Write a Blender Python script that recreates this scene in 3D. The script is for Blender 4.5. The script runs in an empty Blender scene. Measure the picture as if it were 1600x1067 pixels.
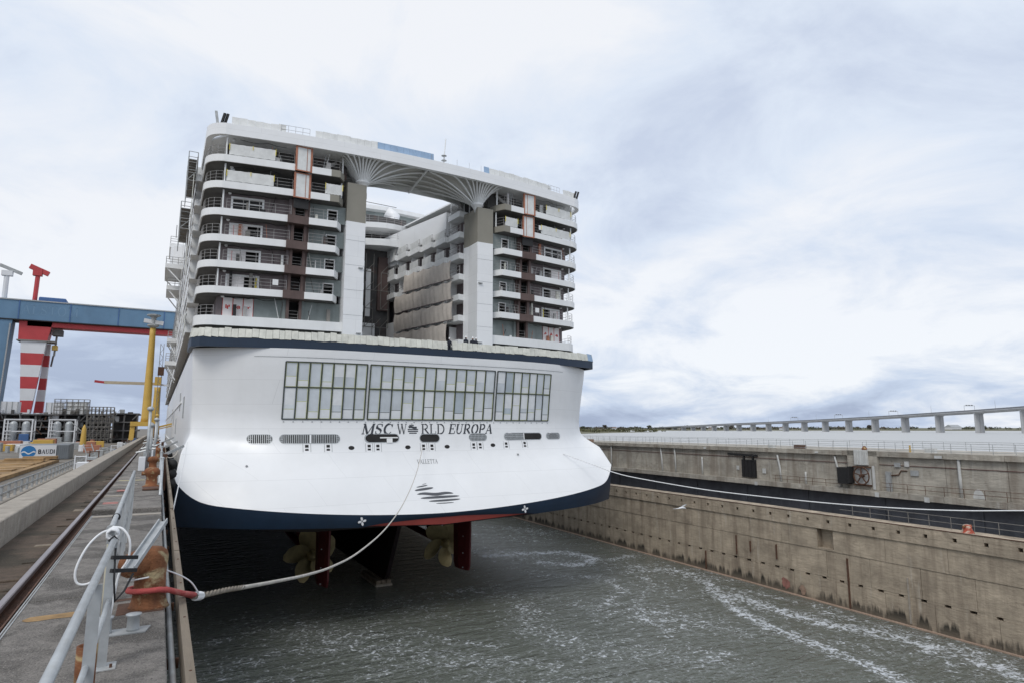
import bpy, math, random
from mathutils import Vector, Matrix
R = math.radians
sc = bpy.context.scene
# ---------------------------------------------------------------- camera
# world: many coordinates below hardcoded from projected image pixels; camera at the origin, +Y runs along the dock, +X across it; quay surface is at z = -2.2
cam_d = bpy.data.cameras.new('camera'); cam = bpy.data.objects.new('camera', cam_d)
sc.collection.objects.link(cam); sc.camera = cam
cam_d.sensor_width = 36.0; cam_d.lens = 21.94; cam_d.clip_start = 0.05; cam_d.clip_end = 30000
cam.location = (0, 0, 0); cam.rotation_euler = (R(90 + 7.912), 0, R(-29.282))
# ---------------------------------------------------------------- sky, sun, exposure
SUN_AZ, SUN_EL = R(226), R(50)          # azimuth clockwise from +Y: behind the camera, a little to the left
world = bpy.data.worlds.new('World'); sc.world = world; world.use_nodes = True
nt = world.node_tree; nt.nodes.clear(); N = nt.nodes; Lk = nt.links
out = N.new('ShaderNodeOutputWorld'); bg = N.new('ShaderNodeBackground')
sky = N.new('ShaderNodeTexSky'); sky.sky_type = 'NISHITA'; sky.sun_disc = False
sky.sun_elevation = SUN_EL; sky.sun_rotation = SUN_AZ
tc = N.new('ShaderNodeTexCoord'); sep = N.new('ShaderNodeSeparateXYZ')
Lk.new(tc.outputs['Generated'], sep.inputs[0])
def wmath(op, a, b=None, clamp=False):
    n = N.new('ShaderNodeMath'); n.operation = op; n.use_clamp = clamp
    for i, v in enumerate((a, b)):
        if v is None: continue
        if isinstance(v, (int, float)): n.inputs[i].default_value = v
        else: Lk.new(v, n.inputs[i])
    return n.outputs[0]
zc = wmath('MAXIMUM', sep.outputs[2], 0.0)
den = wmath('ADD', zc, 0.27)
cmb = N.new('ShaderNodeCombineXYZ')
Lk.new(wmath('DIVIDE', sep.outputs[0], den), cmb.inputs[0]); Lk.new(wmath('DIVIDE', sep.outputs[1], den), cmb.inputs[1])
def wnoise(scale, det, rough, dist, off):
    mp = N.new('ShaderNodeMapping'); mp.inputs['Location'].default_value = off
    Lk.new(cmb.outputs[0], mp.inputs[0])
    n = N.new('ShaderNodeTexNoise'); n.inputs['Scale'].default_value = scale; n.inputs['Detail'].default_value = det
    n.inputs['Roughness'].default_value = rough; n.inputs['Distortion'].default_value = dist
    Lk.new(mp.outputs[0], n.inputs['Vector']); return n.outputs['Fac']
def wramp(fac, stops):
    r = N.new('ShaderNodeValToRGB'); e = r.color_ramp.elements
    while len(e) < len(stops): e.new(0.5)
    for el, (p, c) in zip(e, stops): el.position = p; el.color = (*c, 1)
    Lk.new(fac, r.inputs[0]); return r.outputs[0]
def wmix(f, a, b):
    m = N.new('ShaderNodeMix'); m.data_type = 'RGBA'
    for s, v in ((m.inputs[0], f), (m.inputs[6], a), (m.inputs[7], b)):
        if isinstance(v, (int, float)): s.default_value = v
        elif isinstance(v, tuple): s.default_value = (*v, 1)
        else: Lk.new(v, s)
    return m.outputs[2]
cl_a = wnoise(0.72, 7, 0.50, 0.5, (17.52, 10.96, 4.61)); cl_b = wnoise(2.2, 9, 0.62, 0.5, (1.1, 4.0, 2.0))
cl = wmath('ADD', wmath('MULTIPLY', cl_a, 0.62), wmath('MULTIPLY', cl_b, 0.38))
cloud_hi = wramp(cl, [(0.40, (5.7, 6.4, 7.8)), (0.48, (7.1, 7.8, 8.9)), (0.57, (8.6, 8.8, 9.2))])
cloud_lo = wramp(cl, [(0.41, (3.4, 4.1, 5.7)), (0.49, (5.0, 5.9, 7.6)), (0.59, (8.5, 8.8, 9.3))])
elev = wmath('MULTIPLY', zc, 2.9, True)
veil = wmix(elev, cloud_lo, cloud_hi)
veil = wmix(wmath('MULTIPLY', sep.outputs[2], -60.0, True), veil, (4.6, 5.0, 5.8))      # nothing is seen below the horizon
final = wmix(0.93, sky.outputs[0], veil)
Lk.new(final, bg.inputs[0]); bg.inputs[1].default_value = 0.10; Lk.new(bg.outputs[0], out.inputs[0])
sun_d = bpy.data.lights.new('sun', 'SUN'); sun = bpy.data.objects.new('sun', sun_d); sc.collection.objects.link(sun)
sun_d.energy = 1.3; sun_d.angle = R(22); sun_d.color = (1.0, 0.965, 0.91)
sdir = Vector((math.sin(SUN_AZ) * math.cos(SUN_EL), math.cos(SUN_AZ) * math.cos(SUN_EL), math.sin(SUN_EL)))
sun.rotation_euler = sdir.to_track_quat('Z', 'Y').to_euler(); sun.location = sdir * 200
vs = sc.view_settings; vs.view_transform = 'Standard'; vs.look = 'None'; vs.gamma = 1.0; vs.use_curve_mapping = False
vs.exposure = 0.12

# ---------------------------------------------------------------- helpers
rnd = random.Random(7)
col = sc.collection
OFF = {}                                  # world offset of each root (and, through it, of its parts)
def V(*a): return Vector(a)
class MB:
    """collects faces in world coordinates; build() links them as one mesh object"""
    def __init__(s): s.v = []; s.f = []
    def add(s, vs, fs):
        o = len(s.v); s.v += [tuple(p) for p in vs]; s.f += [tuple(i + o for i in f) for f in fs]; return s
    def box(s, x0, x1, y0, y1, z0, z1):
        return s.add([(x0,y0,z0),(x1,y0,z0),(x1,y1,z0),(x0,y1,z0),(x0,y0,z1),(x1,y0,z1),(x1,y1,z1),(x0,y1,z1)],
                     [(0,3,2,1),(4,5,6,7),(0,1,5,4),(1,2,6,5),(2,3,7,6),(3,0,4,7)])
    def bbox(s, x0, x1, y0, y1, z0, z1, b=0.03):
        # box with chamfered vertical and top edges
        p = lambda i: [(x0+i,y0+b),(x0+b,y0+i),(x1-b,y0+i),(x1-i,y0+b),(x1-i,y1-b),(x1-b,y1-i),(x0+b,y1-i),(x0+i,y1-b)]
        vs = [(x,y,z0) for x,y in p(0)] + [(x,y,z1-b) for x,y in p(0)] + [(x,y,z1) for x,y in p(b*0.999)]
        fs = [tuple(range(7,-1,-1)), tuple(range(16,24))]
        for k in (0, 8):
            for i in range(8): j = (i+1) % 8; fs.append((k+i, k+j, k+8+j, k+8+i))
        return s.add(vs, fs)
    def bar(s, p, q, w, h=None, up=(0,0,1)):
        h = w if h is None else h
        p, q = Vector(p), Vector(q); d = (q-p).normalized(); u = Vector(up)
        if abs(d.dot(u)) > 0.97: u = Vector((1,0,0))
        r = d.cross(u).normalized(); u = r.cross(d)
        r *= w/2; u *= h/2
        return s.add([p-r-u,p+r-u,p+r+u,p-r+u,q-r-u,q+r-u,q+r+u,q-r+u],[(0,3,2,1),(4,5,6,7),(0,1,5,4),(1,2,6,5),(2,3,7,6),(3,0,4,7)])
    def tube(s, pts, r, n=6, cap=True):
        pts = [Vector(p) for p in pts]; m = len(pts); rs = r if isinstance(r, (list, tuple)) else [r]*m
        vs, fs = [], []; ref = None
        for i, p in enumerate(pts):
            d = (pts[min(i+1,m-1)] - pts[max(i-1,0)])
            d = d.normalized() if d.length > 1e-9 else Vector((0,0,1))
            if ref is None: ref = Vector((0,0,1)) if abs(d.z) < 0.9 else Vector((1,0,0))
            a = d.cross(ref).normalized(); b = a.cross(d); ref = b
            for k in range(n):
                t = 2*math.pi*k/n; vs.append(p + a*(math.cos(t)*rs[i]) + b*(math.sin(t)*rs[i]))
        for i in range(m-1):
            for k in range(n):
                k2 = (k+1) % n; fs.append((i*n+k, i*n+k2, (i+1)*n+k2, (i+1)*n+k))
        if cap: fs.append(tuple(range(n-1,-1,-1))); fs.append(tuple((m-1)*n+k for k in range(n)))
        return s.add(vs, fs)
    def lathe(s, c, prof, n=14):
        c = Vector(c); vs, fs = [], []
        for r, z in prof:
            for k in range(n): t = 2*math.pi*k/n; vs.append(c + Vector((r*math.cos(t), r*math.sin(t), z)))
        m = len(prof)
        for i in range(m-1):
            for k in range(n): k2 = (k+1) % n; fs.append((i*n+k, i*n+k2, (i+1)*n+k2, (i+1)*n+k))
        fs.append(tuple(range(n-1,-1,-1))); fs.append(tuple((m-1)*n+k for k in range(n)))
        return s.add(vs, fs)
    def prism(s, poly, z0, z1):
        n = len(poly); a = sum(poly[i][0]*poly[(i+1)%n][1]-poly[(i+1)%n][0]*poly[i][1] for i in range(n))
        if a < 0: poly = poly[::-1]
        vs = [(x,y,z0) for x,y in poly] + [(x,y,z1) for x,y in poly]
        fs = [tuple(range(n-1,-1,-1)), tuple(range(n,2*n))] + [(i,(i+1)%n,n+(i+1)%n,n+i) for i in range(n)]
        return s.add(vs, fs)
    def grid(s, rows, close=False):
        o = []; m = len(rows); n = len(rows[0])
        for r in rows: o += list(r)
        fs = [(i*n+k, i*n+k+1, (i+1)*n+k+1, (i+1)*n+k) for i in range(m-1) for k in range(n-1)]
        if close: fs += [(i*n+n-1, i*n, (i+1)*n, (i+1)*n+n-1) for i in range(m-1)]
        return s.add(o, fs)
    def slab(s, quad, n, t):
        """a quad (4 points) thickened by t along n"""
        n = Vector(n).normalized()*t; q = [Vector(p) for p in quad]
        return s.add(q + [p+n for p in q], [(0,1,2,3),(7,6,5,4),(0,4,5,1),(1,5,6,2),(2,6,7,3),(3,7,4,0)])
    def mesh(s, name, m, off=(0,0,0), smooth=False):
        me = bpy.data.meshes.new(name); ox, oy, oz = off
        me.from_pydata([(x-ox,y-oy,z-oz) for x,y,z in s.v], [], s.f)
        me.materials.append(m)
        if smooth:
            me.polygons.foreach_set('use_smooth', [True]*len(me.polygons))
        me.update(); return me
    def build(s, name, m, parent=None, smooth=False, label=None, fix=False):
        off = OFF.get(parent.name, (0,0,0)) if parent else (0,0,0)
        me = s.mesh(name, m, off, smooth)
        if fix:
            import bmesh
            b = bmesh.new(); b.from_mesh(me); bmesh.ops.recalc_face_normals(b, faces=b.faces); b.to_mesh(me); b.free()
        o = bpy.data.objects.new(name, me); col.objects.link(o)
        if parent: o.parent = parent; OFF[o.name] = off
        if label: o['label'] = label
        return o
def inst(name, me, loc, parent=None, rot=None, scale=None):
    """a part (or thing) that shares mesh data with its fellows"""
    o = bpy.data.objects.new(name, me); col.objects.link(o)
    off = OFF.get(parent.name, (0,0,0)) if parent else (0,0,0)
    o.location = (loc[0]-off[0], loc[1]-off[1], loc[2]-off[2])
    if rot: o.rotation_euler = rot
    if scale: o.scale = scale
    if parent: o.parent = parent; OFF[o.name] = off
    return o
def tag(o, label, cat, group=None):
    o['label'] = label; o['category'] = cat
    if group: o['group'] = group
    return o
def thing(name, label, cat, loc=(0,0,0), group=None):
    o = bpy.data.objects.new(name, None); col.objects.link(o); o.location = loc; OFF[o.name] = tuple(loc)
    o.empty_display_size = 0.5
    return tag(o, label, cat, group)
def struct(o, label=None, kind='structure'):
    o['kind'] = kind
    if label: o['label'] = label
    return o
def lerp(a, b, t): return a + (b-a)*t
def interp(x, xs, ys):
    if x <= xs[0]: return ys[0]
    for i in range(len(xs)-1):
        if x <= xs[i+1]: return lerp(ys[i], ys[i+1], (x-xs[i])/(xs[i+1]-xs[i]))
    return ys[-1]

# ---------------------------------------------------------------- materials
def _n(nt, t, **kw):
    n = nt.nodes.new(t)
    for k, v in kw.items(): setattr(n, k, v)
    return n
def mat(name, c, rough=0.6, var=0.12, scale=0.8, metal=0.0, bump=0.0, bscale=12.0, streak=0.0, scol=(0.05,0.04,0.03), sscale=1.2,
        blot=0.0, bcol=(0.2,0.08,0.03), blscale=0.7, blthr=0.55, spec=0.5, stretch=(1,1,1), alpha=None, speck=0.0):
    m = bpy.data.materials.new(name); m.use_nodes = True; nt = m.node_tree; nt.nodes.clear(); L = nt.links.new
    o = _n(nt,'ShaderNodeOutputMaterial'); b = _n(nt,'ShaderNodeBsdfPrincipled'); L(b.outputs[0], o.inputs[0])
    g = _n(nt,'ShaderNodeNewGeometry')
    mp = _n(nt,'ShaderNodeMapping'); mp.inputs['Scale'].default_value = stretch; L(g.outputs['Position'], mp.inputs[0])
    def noise(sc_, det=6, vec=None, dist=0.0, ro=0.6):
        n = _n(nt,'ShaderNodeTexNoise'); n.inputs['Scale'].default_value = sc_; n.inputs['Detail'].default_value = det
        n.inputs['Distortion'].default_value = dist; n.inputs['Roughness'].default_value = ro
        L(vec or mp.outputs[0], n.inputs['Vector']); return n.outputs['Fac']
    def ramp(f, a, b_):
        r = _n(nt,'ShaderNodeMapRange'); r.inputs[1].default_value = a; r.inputs[2].default_value = b_; L(f, r.inputs[0]); return r.outputs[0]
    def mixc(f, a, c2):
        x = _n(nt,'ShaderNodeMix', data_type='RGBA')
        for s_, v in ((x.inputs[0], f), (x.inputs[6], a), (x.inputs[7], c2)):
            if isinstance(v, tuple): s_.default_value = (*v, 1)
            elif isinstance(v, (int, float)): s_.default_value = v
            else: L(v, s_)
        return x.outputs[2]
    cl = lambda k: tuple(min(1.0, max(0.0, x*k)) for x in c)
    colr = mixc(ramp(noise(scale, 8), 0.3, 0.7), cl(1-var), cl(1+var))
    if streak:
        m2 = _n(nt,'ShaderNodeMapping'); m2.inputs['Scale'].default_value = (1, 1, 0.07); L(g.outputs['Position'], m2.inputs[0])
        f = ramp(noise(sscale, 5, m2.outputs[0]), 0.48, 0.72)
        mm = _n(nt,'ShaderNodeMath', operation='MULTIPLY'); L(f, mm.inputs[0]); mm.inputs[1].default_value = streak
        colr = mixc(mm.outputs[0], colr, scol)
    if blot:
        f = ramp(noise(blscale, 7, None, 0.6), blthr, blthr+0.09)
        mm = _n(nt,'ShaderNodeMath', operation='MULTIPLY'); L(f, mm.inputs[0]); mm.inputs[1].default_value = blot
        colr = mixc(mm.outputs[0], colr, bcol)
    if speck:
        f = ramp(noise(60, 3), 0.52, 0.68); mm = _n(nt,'ShaderNodeMath', operation='MULTIPLY'); L(f, mm.inputs[0]); mm.inputs[1].default_value = speck
        colr = mixc(mm.outputs[0], colr, cl(1.75))
        f = ramp(noise(38, 3), 0.56, 0.70); mm = _n(nt,'ShaderNodeMath', operation='MULTIPLY'); L(f, mm.inputs[0]); mm.inputs[1].default_value = speck
        colr = mixc(mm.outputs[0], colr, cl(0.35))
    L(colr, b.inputs['Base Color'])
    b.inputs['Roughness'].default_value = rough; b.inputs['Metallic'].default_value = metal
    b.inputs['Specular IOR Level'].default_value = spec
    if alpha is not None: b.inputs['Alpha'].default_value = alpha
    if bump:
        bn = _n(nt,'ShaderNodeBump'); bn.inputs['Strength'].default_value = bump; bn.inputs['Distance'].default_value = 0.05
        L(noise(bscale, 5), bn.inputs['Height']); L(bn.outputs[0], b.inputs['Normal'])
    return m
m_white = mat('ship_white_paint', (0.80,0.81,0.82), 0.38, 0.025, 0.25, streak=0.05, scol=(0.55,0.55,0.53), sscale=0.6)
m_white2 = mat('white_deck_paint', (0.78,0.79,0.79), 0.5, 0.05, 0.6, streak=0.12, scol=(0.52,0.50,0.47), sscale=1.0)
m_navy = mat('navy_paint', (0.008,0.023,0.050), 0.42, 0.15, 0.5, streak=0.2, scol=(0.018,0.036,0.062), sscale=0.7)
m_under = mat('under_hull_shade_black', (0.020,0.012,0.014), 0.7, 0.2, 0.5)  # near-black tone carries the deep shade under the stern
m_red = mat('red_antifouling', (0.30,0.05,0.04), 0.6, 0.12, 0.6)
m_dred = mat('dark_red_rudder', (0.12,0.018,0.02), 0.55, 0.15, 0.5)
m_brown = mat('brown_primer', (0.11,0.075,0.068), 0.75, 0.22, 0.9, streak=0.35, scol=(0.06,0.035,0.03), sscale=1.6)
m_plum = mat('plum_primer_wall', (0.165,0.138,0.142), 0.8, 0.16, 0.8, streak=0.3, scol=(0.07,0.05,0.05), sscale=1.5)
m_greeng = mat('grey_green_primer', (0.25,0.285,0.28), 0.8, 0.2, 0.5, streak=0.3, scol=(0.11,0.12,0.12), sscale=1.0, blot=0.35, bcol=(0.34,0.38,0.38), blscale=0.5)
m_khaki = mat('khaki_primer', (0.255,0.242,0.205), 0.75, 0.08, 0.4)
m_dark = mat('unlit_interior_black', (0.020,0.019,0.019), 0.9, 0.4, 0.6)  # black stands in for unlit space behind openings, ports and windows
m_dgrey = mat('dark_grey_steel', (0.075,0.073,0.072), 0.8, 0.35, 0.6, blot=0.5, bcol=(0.16,0.08,0.06), blscale=0.5)
m_sheet = mat('protective_sheet', (0.66,0.67,0.66), 0.6, 0.12, 1.1, bump=0.5, bscale=3.0, streak=0.2, scol=(0.45,0.46,0.46), sscale=2.5)
m_cover = mat('rail_cover_plastic', (0.60,0.60,0.54), 0.5, 0.14, 1.6, bump=0.4, bscale=5, streak=0.3, scol=(0.42,0.44,0.40), sscale=2.2)
m_blueb = mat('blue_board', (0.28,0.40,0.56), 0.6, 0.12, 1.0)
m_yell = mat('yellow_tape', (0.75,0.62,0.08), 0.6, 0.1)
m_glass = mat('filmed_window_glass', (0.60,0.64,0.68), 0.22, 0.12, 0.55, streak=0.15, scol=(0.38,0.44,0.50), sscale=0.9)
m_film = mat('white_window_film', (0.74,0.76,0.78), 0.5, 0.06, 1.5)
m_tape = mat('green_masking_tape', (0.50,0.53,0.24), 0.7, 0.2, 2.0)
m_mull = mat('dark_mullion', (0.05,0.06,0.058), 0.5, 0.2)
m_ink = mat('dark_lettering', (0.035,0.04,0.05), 0.5, 0.1)
m_grey = mat('grey_logo_paint', (0.085,0.09,0.10), 0.5, 0.1)
m_tarp = mat('beige_tarpaulin', (0.62,0.56,0.50), 0.85, 0.12, 1.0, bump=0.6, bscale=2.2, streak=0.3, scol=(0.36,0.32,0.28), sscale=1.8)
m_oran = mat('orange_primer_frame', (0.38,0.16,0.10), 0.7, 0.2, 2)
m_redline = mat('red_marker', (0.55,0.06,0.05), 0.7, 0.1)
m_rail = mat('white_rail_steel', (0.36,0.355,0.35), 0.5, 0.15, 2)
m_bronze = mat('bronze_propeller', (0.38,0.32,0.17), 0.4, 0.25, 1.0, metal=0.45)
m_galv = mat('galvanised_steel', (0.42,0.44,0.45), 0.45, 0.16, 6.0, metal=0.35, blot=0.25, bcol=(0.36,0.36,0.34), blscale=5, spec=0.4)
m_galv2 = mat('weathered_galvanised', (0.36,0.375,0.38), 0.6, 0.2, 3.0, metal=0.2, blot=0.3, bcol=(0.25,0.22,0.19), blscale=2.5)
m_rust = mat('rusty_iron', (0.20,0.075,0.03), 0.85, 0.35, 3.5, bump=0.5, bscale=30, blot=0.85, bcol=(0.40,0.31,0.16), blscale=3.2, blthr=0.56)
m_boll = mat('worn_bollard_iron', (0.21,0.085,0.035), 0.85, 0.4, 4.0, bump=0.7, bscale=26, streak=0.5, scol=(0.10,0.035,0.018), sscale=9, blot=0.9, bcol=(0.46,0.38,0.22), blscale=2.6, blthr=0.52)
m_rustd = mat('dark_rust', (0.09,0.045,0.028), 0.85, 0.4, 5.0, bump=0.4, bscale=25, blot=0.5, bcol=(0.18,0.08,0.04), blscale=4)
m_railtop = mat('polished_rail_head', (0.30,0.27,0.28), 0.35, 0.15, 2.0, metal=0.7, stretch=(1,0.2,1))
m_wood = mat('weathered_timber', (0.20,0.165,0.125), 0.9, 0.3, 3.0, bump=0.8, bscale=14, stretch=(1,0.12,1), blot=0.5, bcol=(0.09,0.065,0.05), blscale=2.0)
m_ply = mat('orange_plywood', (0.36,0.235,0.115), 0.9, 0.35, 0.5, blot=0.5, bcol=(0.17,0.11,0.06), blscale=0.35, blthr=0.48)
m_glass2 = mat('darker_window_glass', (0.47,0.53,0.58), 0.12, 0.15, 0.4)
m_glass3 = mat('pale_window_glass', (0.66,0.70,0.73), 0.3, 0.1, 0.7)
m_rope = mat('grey_white_rope', (0.55,0.52,0.47), 0.9, 0.2, 6, bump=0.8, bscale=40)
m_ropeb = mat('tan_rope', (0.30,0.26,0.21), 0.95, 0.3, 9, bump=1.0, bscale=45)
m_rope2 = mat('white_line', (0.74,0.75,0.76), 0.8, 0.08, 6)
m_sling = mat('red_sling', (0.44,0.075,0.07), 0.8, 0.22, 5, bump=0.4, bscale=40, blot=0.35, bcol=(0.42,0.24,0.20), blscale=4)
m_black = mat('black_rubber', (0.015,0.015,0.016), 0.7, 0.3, 3)
m_crred = mat('crane_red', (0.45,0.045,0.05), 0.55, 0.1, 0.2)
m_crwhite = mat('crane_white', (0.66,0.67,0.69), 0.55, 0.06, 0.2)
m_crblue = mat('crane_blue', (0.105,0.20,0.31), 0.6, 0.12, 0.15, streak=0.2, scol=(0.17,0.27,0.37), sscale=0.3)
m_crblue2 = mat('deep_blue_paint', (0.05,0.12,0.28), 0.55, 0.1, 0.3)
m_cryel = mat('crane_yellow', (0.56,0.36,0.075), 0.55, 0.1, 0.4, streak=0.2, scol=(0.42,0.27,0.07), sscale=0.6)
m_scaf = mat('scaffold_tube', (0.20,0.19,0.175), 0.7, 0.2, 1.0)
m_yard = mat('steel_block_primer', (0.13,0.125,0.125), 0.8, 0.4, 0.25, blot=0.5, bcol=(0.05,0.05,0.055), blscale=0.22, blthr=0.48)
m_brick = mat('house_wall', (0.48,0.45,0.40), 0.8, 0.1)
m_roof = mat('house_roof', (0.19,0.14,0.12), 0.8, 0.2)
m_skin = mat('skin', (0.45,0.30,0.23), 0.6, 0.05)
m_coat = mat('dark_workwear', (0.018,0.022,0.035), 0.85, 0.2, 3)
m_helmet = mat('white_helmet', (0.75,0.76,0.77), 0.4, 0.03)
m_bridge = mat('bridge_concrete', (0.42,0.425,0.43), 0.8, 0.1, 0.05, streak=0.3, scol=(0.19,0.19,0.20), sscale=0.15)
m_leaf = mat('distant_foliage', (0.095,0.105,0.07), 0.9, 0.5, 0.06)
m_shore = mat('shore_grass', (0.13,0.125,0.075), 0.95, 0.3, 0.03)
m_conc = mat('quay_concrete', (0.20,0.184,0.167), 0.9, 0.34, 5.0, bump=0.9, bscale=34, blot=0.75, bcol=(0.06,0.054,0.047), blscale=1.0, blthr=0.49, speck=0.9)
m_conc2 = mat('pale_concrete', (0.34,0.305,0.26), 0.9, 0.22, 3.0, bump=0.6, bscale=26, blot=0.5, bcol=(0.21,0.185,0.155), blscale=0.9, speck=0.3)
m_track = mat('track_bed_dirt', (0.105,0.078,0.058), 0.95, 0.4, 3.5, bump=1.0, bscale=22, speck=0.5, blot=0.7, bcol=(0.035,0.034,0.024), blscale=0.35, blthr=0.47)
m_ground = mat('yard_ground', (0.16,0.145,0.125), 0.95, 0.3, 0.12, blot=0.5, bcol=(0.27,0.25,0.22), blscale=0.05)
# concrete of the dock walls: board-marked, streaked, wet and algae-black in patches near the water
def wall_mat(name, base, dark, pale, wl, wet):
    m = bpy.data.materials.new(name); m.use_nodes = True; nt = m.node_tree; nt.nodes.clear(); L = nt.links.new
    o = _n(nt,'ShaderNodeOutputMaterial'); b = _n(nt,'ShaderNodeBsdfPrincipled'); L(b.outputs[0], o.inputs[0])
    g = _n(nt,'ShaderNodeNewGeometry'); sp = _n(nt,'ShaderNodeSeparateXYZ'); L(g.outputs['Position'], sp.inputs[0])
    def nz(scale, st, det=6, dist=0.0):
        mp = _n(nt,'ShaderNodeMapping'); mp.inputs['Scale'].default_value = st; L(g.outputs['Position'], mp.inputs[0])
        n = _n(nt,'ShaderNodeTexNoise'); n.inputs['Scale'].default_value = scale; n.inputs['Detail'].default_value = det
        n.inputs['Distortion'].default_value = dist; n.inputs['Roughness'].default_value = 0.62; L(mp.outputs[0], n.inputs['Vector']); return n.outputs['Fac']
    def rng(f, a, c, lo=0.0, hi=1.0):
        r = _n(nt,'ShaderNodeMapRange'); r.inputs[1].default_value = a; r.inputs[2].default_value = c
        r.inputs[3].default_value = lo; r.inputs[4].default_value = hi; L(f, r.inputs[0]); return r.outputs[0]
    def mul(a, c):
        x = _n(nt,'ShaderNodeMath', operation='MULTIPLY'); L(a, x.inputs[0])
        if isinstance(c, float): x.inputs[1].default_value = c
        else: L(c, x.inputs[1])
        return x.outputs[0]
    def mixc(f, a, c2):
        x = _n(nt,'ShaderNodeMix', data_type='RGBA'); L(f, x.inputs[0])
        for s_, v in ((x.inputs[6], a), (x.inputs[7], c2)):
            if isinstance(v, tuple): s_.default_value = (*v, 1)
            else: L(v, s_)
        return x.outputs[2]
    c = mixc(rng(nz(0.35,(1,1,1.6),8), 0.35, 0.68), tuple(x*0.72 for x in base), tuple(x*1.22 for x in base))
    c = mixc(mul(rng(nz(0.9,(1,1,6.0),4), 0.45, 0.7), 0.5), c, tuple(x*0.62 for x in base))
    c = mixc(mul(rng(nz(2.6,(1,1,0.18),5), 0.5, 0.72), 0.25), c, tuple(x*0.5 for x in base))       # board marks
    c = mixc(mul(rng(nz(0.75,(1,1,0.10),5), 0.47, 0.66), 0.72), c, dark)                             # run-down streaks
    c = mixc(mul(rng(nz(1.3,(1,1,0.12),4), 0.60, 0.74), 0.45), c, pale)                              # lime runs
    c = mixc(mul(rng(nz(0.5,(1,1,1),7,0.8), 0.58, 0.70), 0.4), c, tuple(x*0.6 for x in dark))
    if wet:
        h = rng(sp.outputs[2], wl+0.1, wl+3.6, 1.0, 0.0)
        f = rng(mul(h, nz(0.95,(1,1,0.14),6)), 0.37, 0.46)
        c = mixc(f, c, (0.030,0.026,0.020))
        f2 = rng(sp.outputs[2], wl+0.2, wl+1.0, 0.5, 0.0); c = mixc(f2, c, tuple(x*0.55 for x in base))
    L(c, b.inputs['Base Color']); b.inputs['Roughness'].default_value = 0.88
    bn = _n(nt,'ShaderNodeBump'); bn.inputs['Strength'].default_value = 0.55; bn.inputs['Distance'].default_value = 0.12
    L(nz(2.2,(1,1,2.5),8), bn.inputs['Height']); L(bn.outputs[0], b.inputs['Normal'])
    return m
WL = -19.2
m_dock = wall_mat('dock_wall_concrete', (0.43,0.36,0.275), (0.18,0.14,0.105), (0.54,0.50,0.43), WL, True)
m_dock2 = wall_mat('upper_wall_concrete', (0.43,0.40,0.345), (0.22,0.185,0.15), (0.55,0.54,0.50), WL, False)
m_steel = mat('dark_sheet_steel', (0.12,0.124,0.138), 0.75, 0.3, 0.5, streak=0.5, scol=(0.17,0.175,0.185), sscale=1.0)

def water_mat(name, body, rough, bumps, foam):
    m = bpy.data.materials.new(name); m.use_nodes = True; nt = m.node_tree; nt.nodes.clear(); L = nt.links.new
    o = _n(nt,'ShaderNodeOutputMaterial'); b = _n(nt,'ShaderNodeBsdfPrincipled'); L(b.outputs[0], o.inputs[0])
    g = _n(nt,'ShaderNodeNewGeometry')
    def nz(scale, st=(1,1,1), det=5, dist=0.0, rot=0.0):
        mp = _n(nt,'ShaderNodeMapping'); mp.inputs['Scale'].default_value = st; mp.inputs['Rotation'].default_value = (0,0,rot)
        L(g.outputs['Position'], mp.inputs[0])
        n = _n(nt,'ShaderNodeTexNoise'); n.inputs['Scale'].default_value = scale; n.inputs['Detail'].default_value = det
        n.inputs['Distortion'].default_value = dist; L(mp.outputs[0], n.inputs['Vector']); return n.outputs['Fac']
    def op(kind, a, c, clamp=False):
        x = _n(nt,'ShaderNodeMath', operation=kind); x.use_clamp = clamp
        for i, v in enumerate((a, c)):
            if isinstance(v, (int, float)): x.inputs[i].default_value = v
            else: L(v, x.inputs[i])
        return x.outputs[0]
    h = None
    for sc_, amp, st, rot in bumps:
        t = op('MULTIPLY', nz(sc_, st, 3, 0.4, rot), amp); h = t if h is None else op('ADD', h, t)
    bn = _n(nt,'ShaderNodeBump'); bn.inputs['Strength'].default_value = 1.0; bn.inputs['Distance'].default_value = 1.0
    L(h, bn.inputs['Height']); L(bn.outputs[0], b.inputs['Normal'])
    b.inputs['IOR'].default_value = 1.45
    mixn = _n(nt,'ShaderNodeMix', data_type='RGBA'); mixn.inputs[6].default_value = (*body,1); mixn.inputs[7].default_value = (0.62,0.65,0.69,1)
    if foam:
        at = _n(nt,'ShaderNodeAttribute'); at.attribute_name = 'foam'
        lace = nz(1.15, (1,1,1), 7, 1.6); fine = nz(4.2, (1,1,1), 5, 0.8)
        k = op('ADD', op('MULTIPLY', lace, 0.6), op('MULTIPLY', fine, 0.4))
        thr = op('SUBTRACT', 0.66, op('MULTIPLY', at.outputs['Fac'], 0.20))
        f = op('MULTIPLY', op('SUBTRACT', k, thr), 13.0, True)
        soft = op('MULTIPLY', op('MULTIPLY', op('SUBTRACT', k, op('SUBTRACT', thr, 0.10)), 5.0, True), 0.36)
        L(op('MAXIMUM', op('MULTIPLY', f, 0.9), soft), mixn.inputs[0])
        L(op('ADD', op('MULTIPLY', f, 0.5), rough), b.inputs['Roughness'])
    else:
        mixn.inputs[0].default_value = 0.0; b.inputs['Roughness'].default_value = rough
    L(mixn.outputs[2], b.inputs['Base Color'])
    return m
m_water = water_mat('dock_water', (0.115,0.126,0.108), 0.16, [(0.45,0.55,(0.7,1.9,1),0.25),(1.6,0.26,(0.8,1.9,1),-0.2),(5.0,0.07,(1,1.5,1),0.5)], True)
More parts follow.
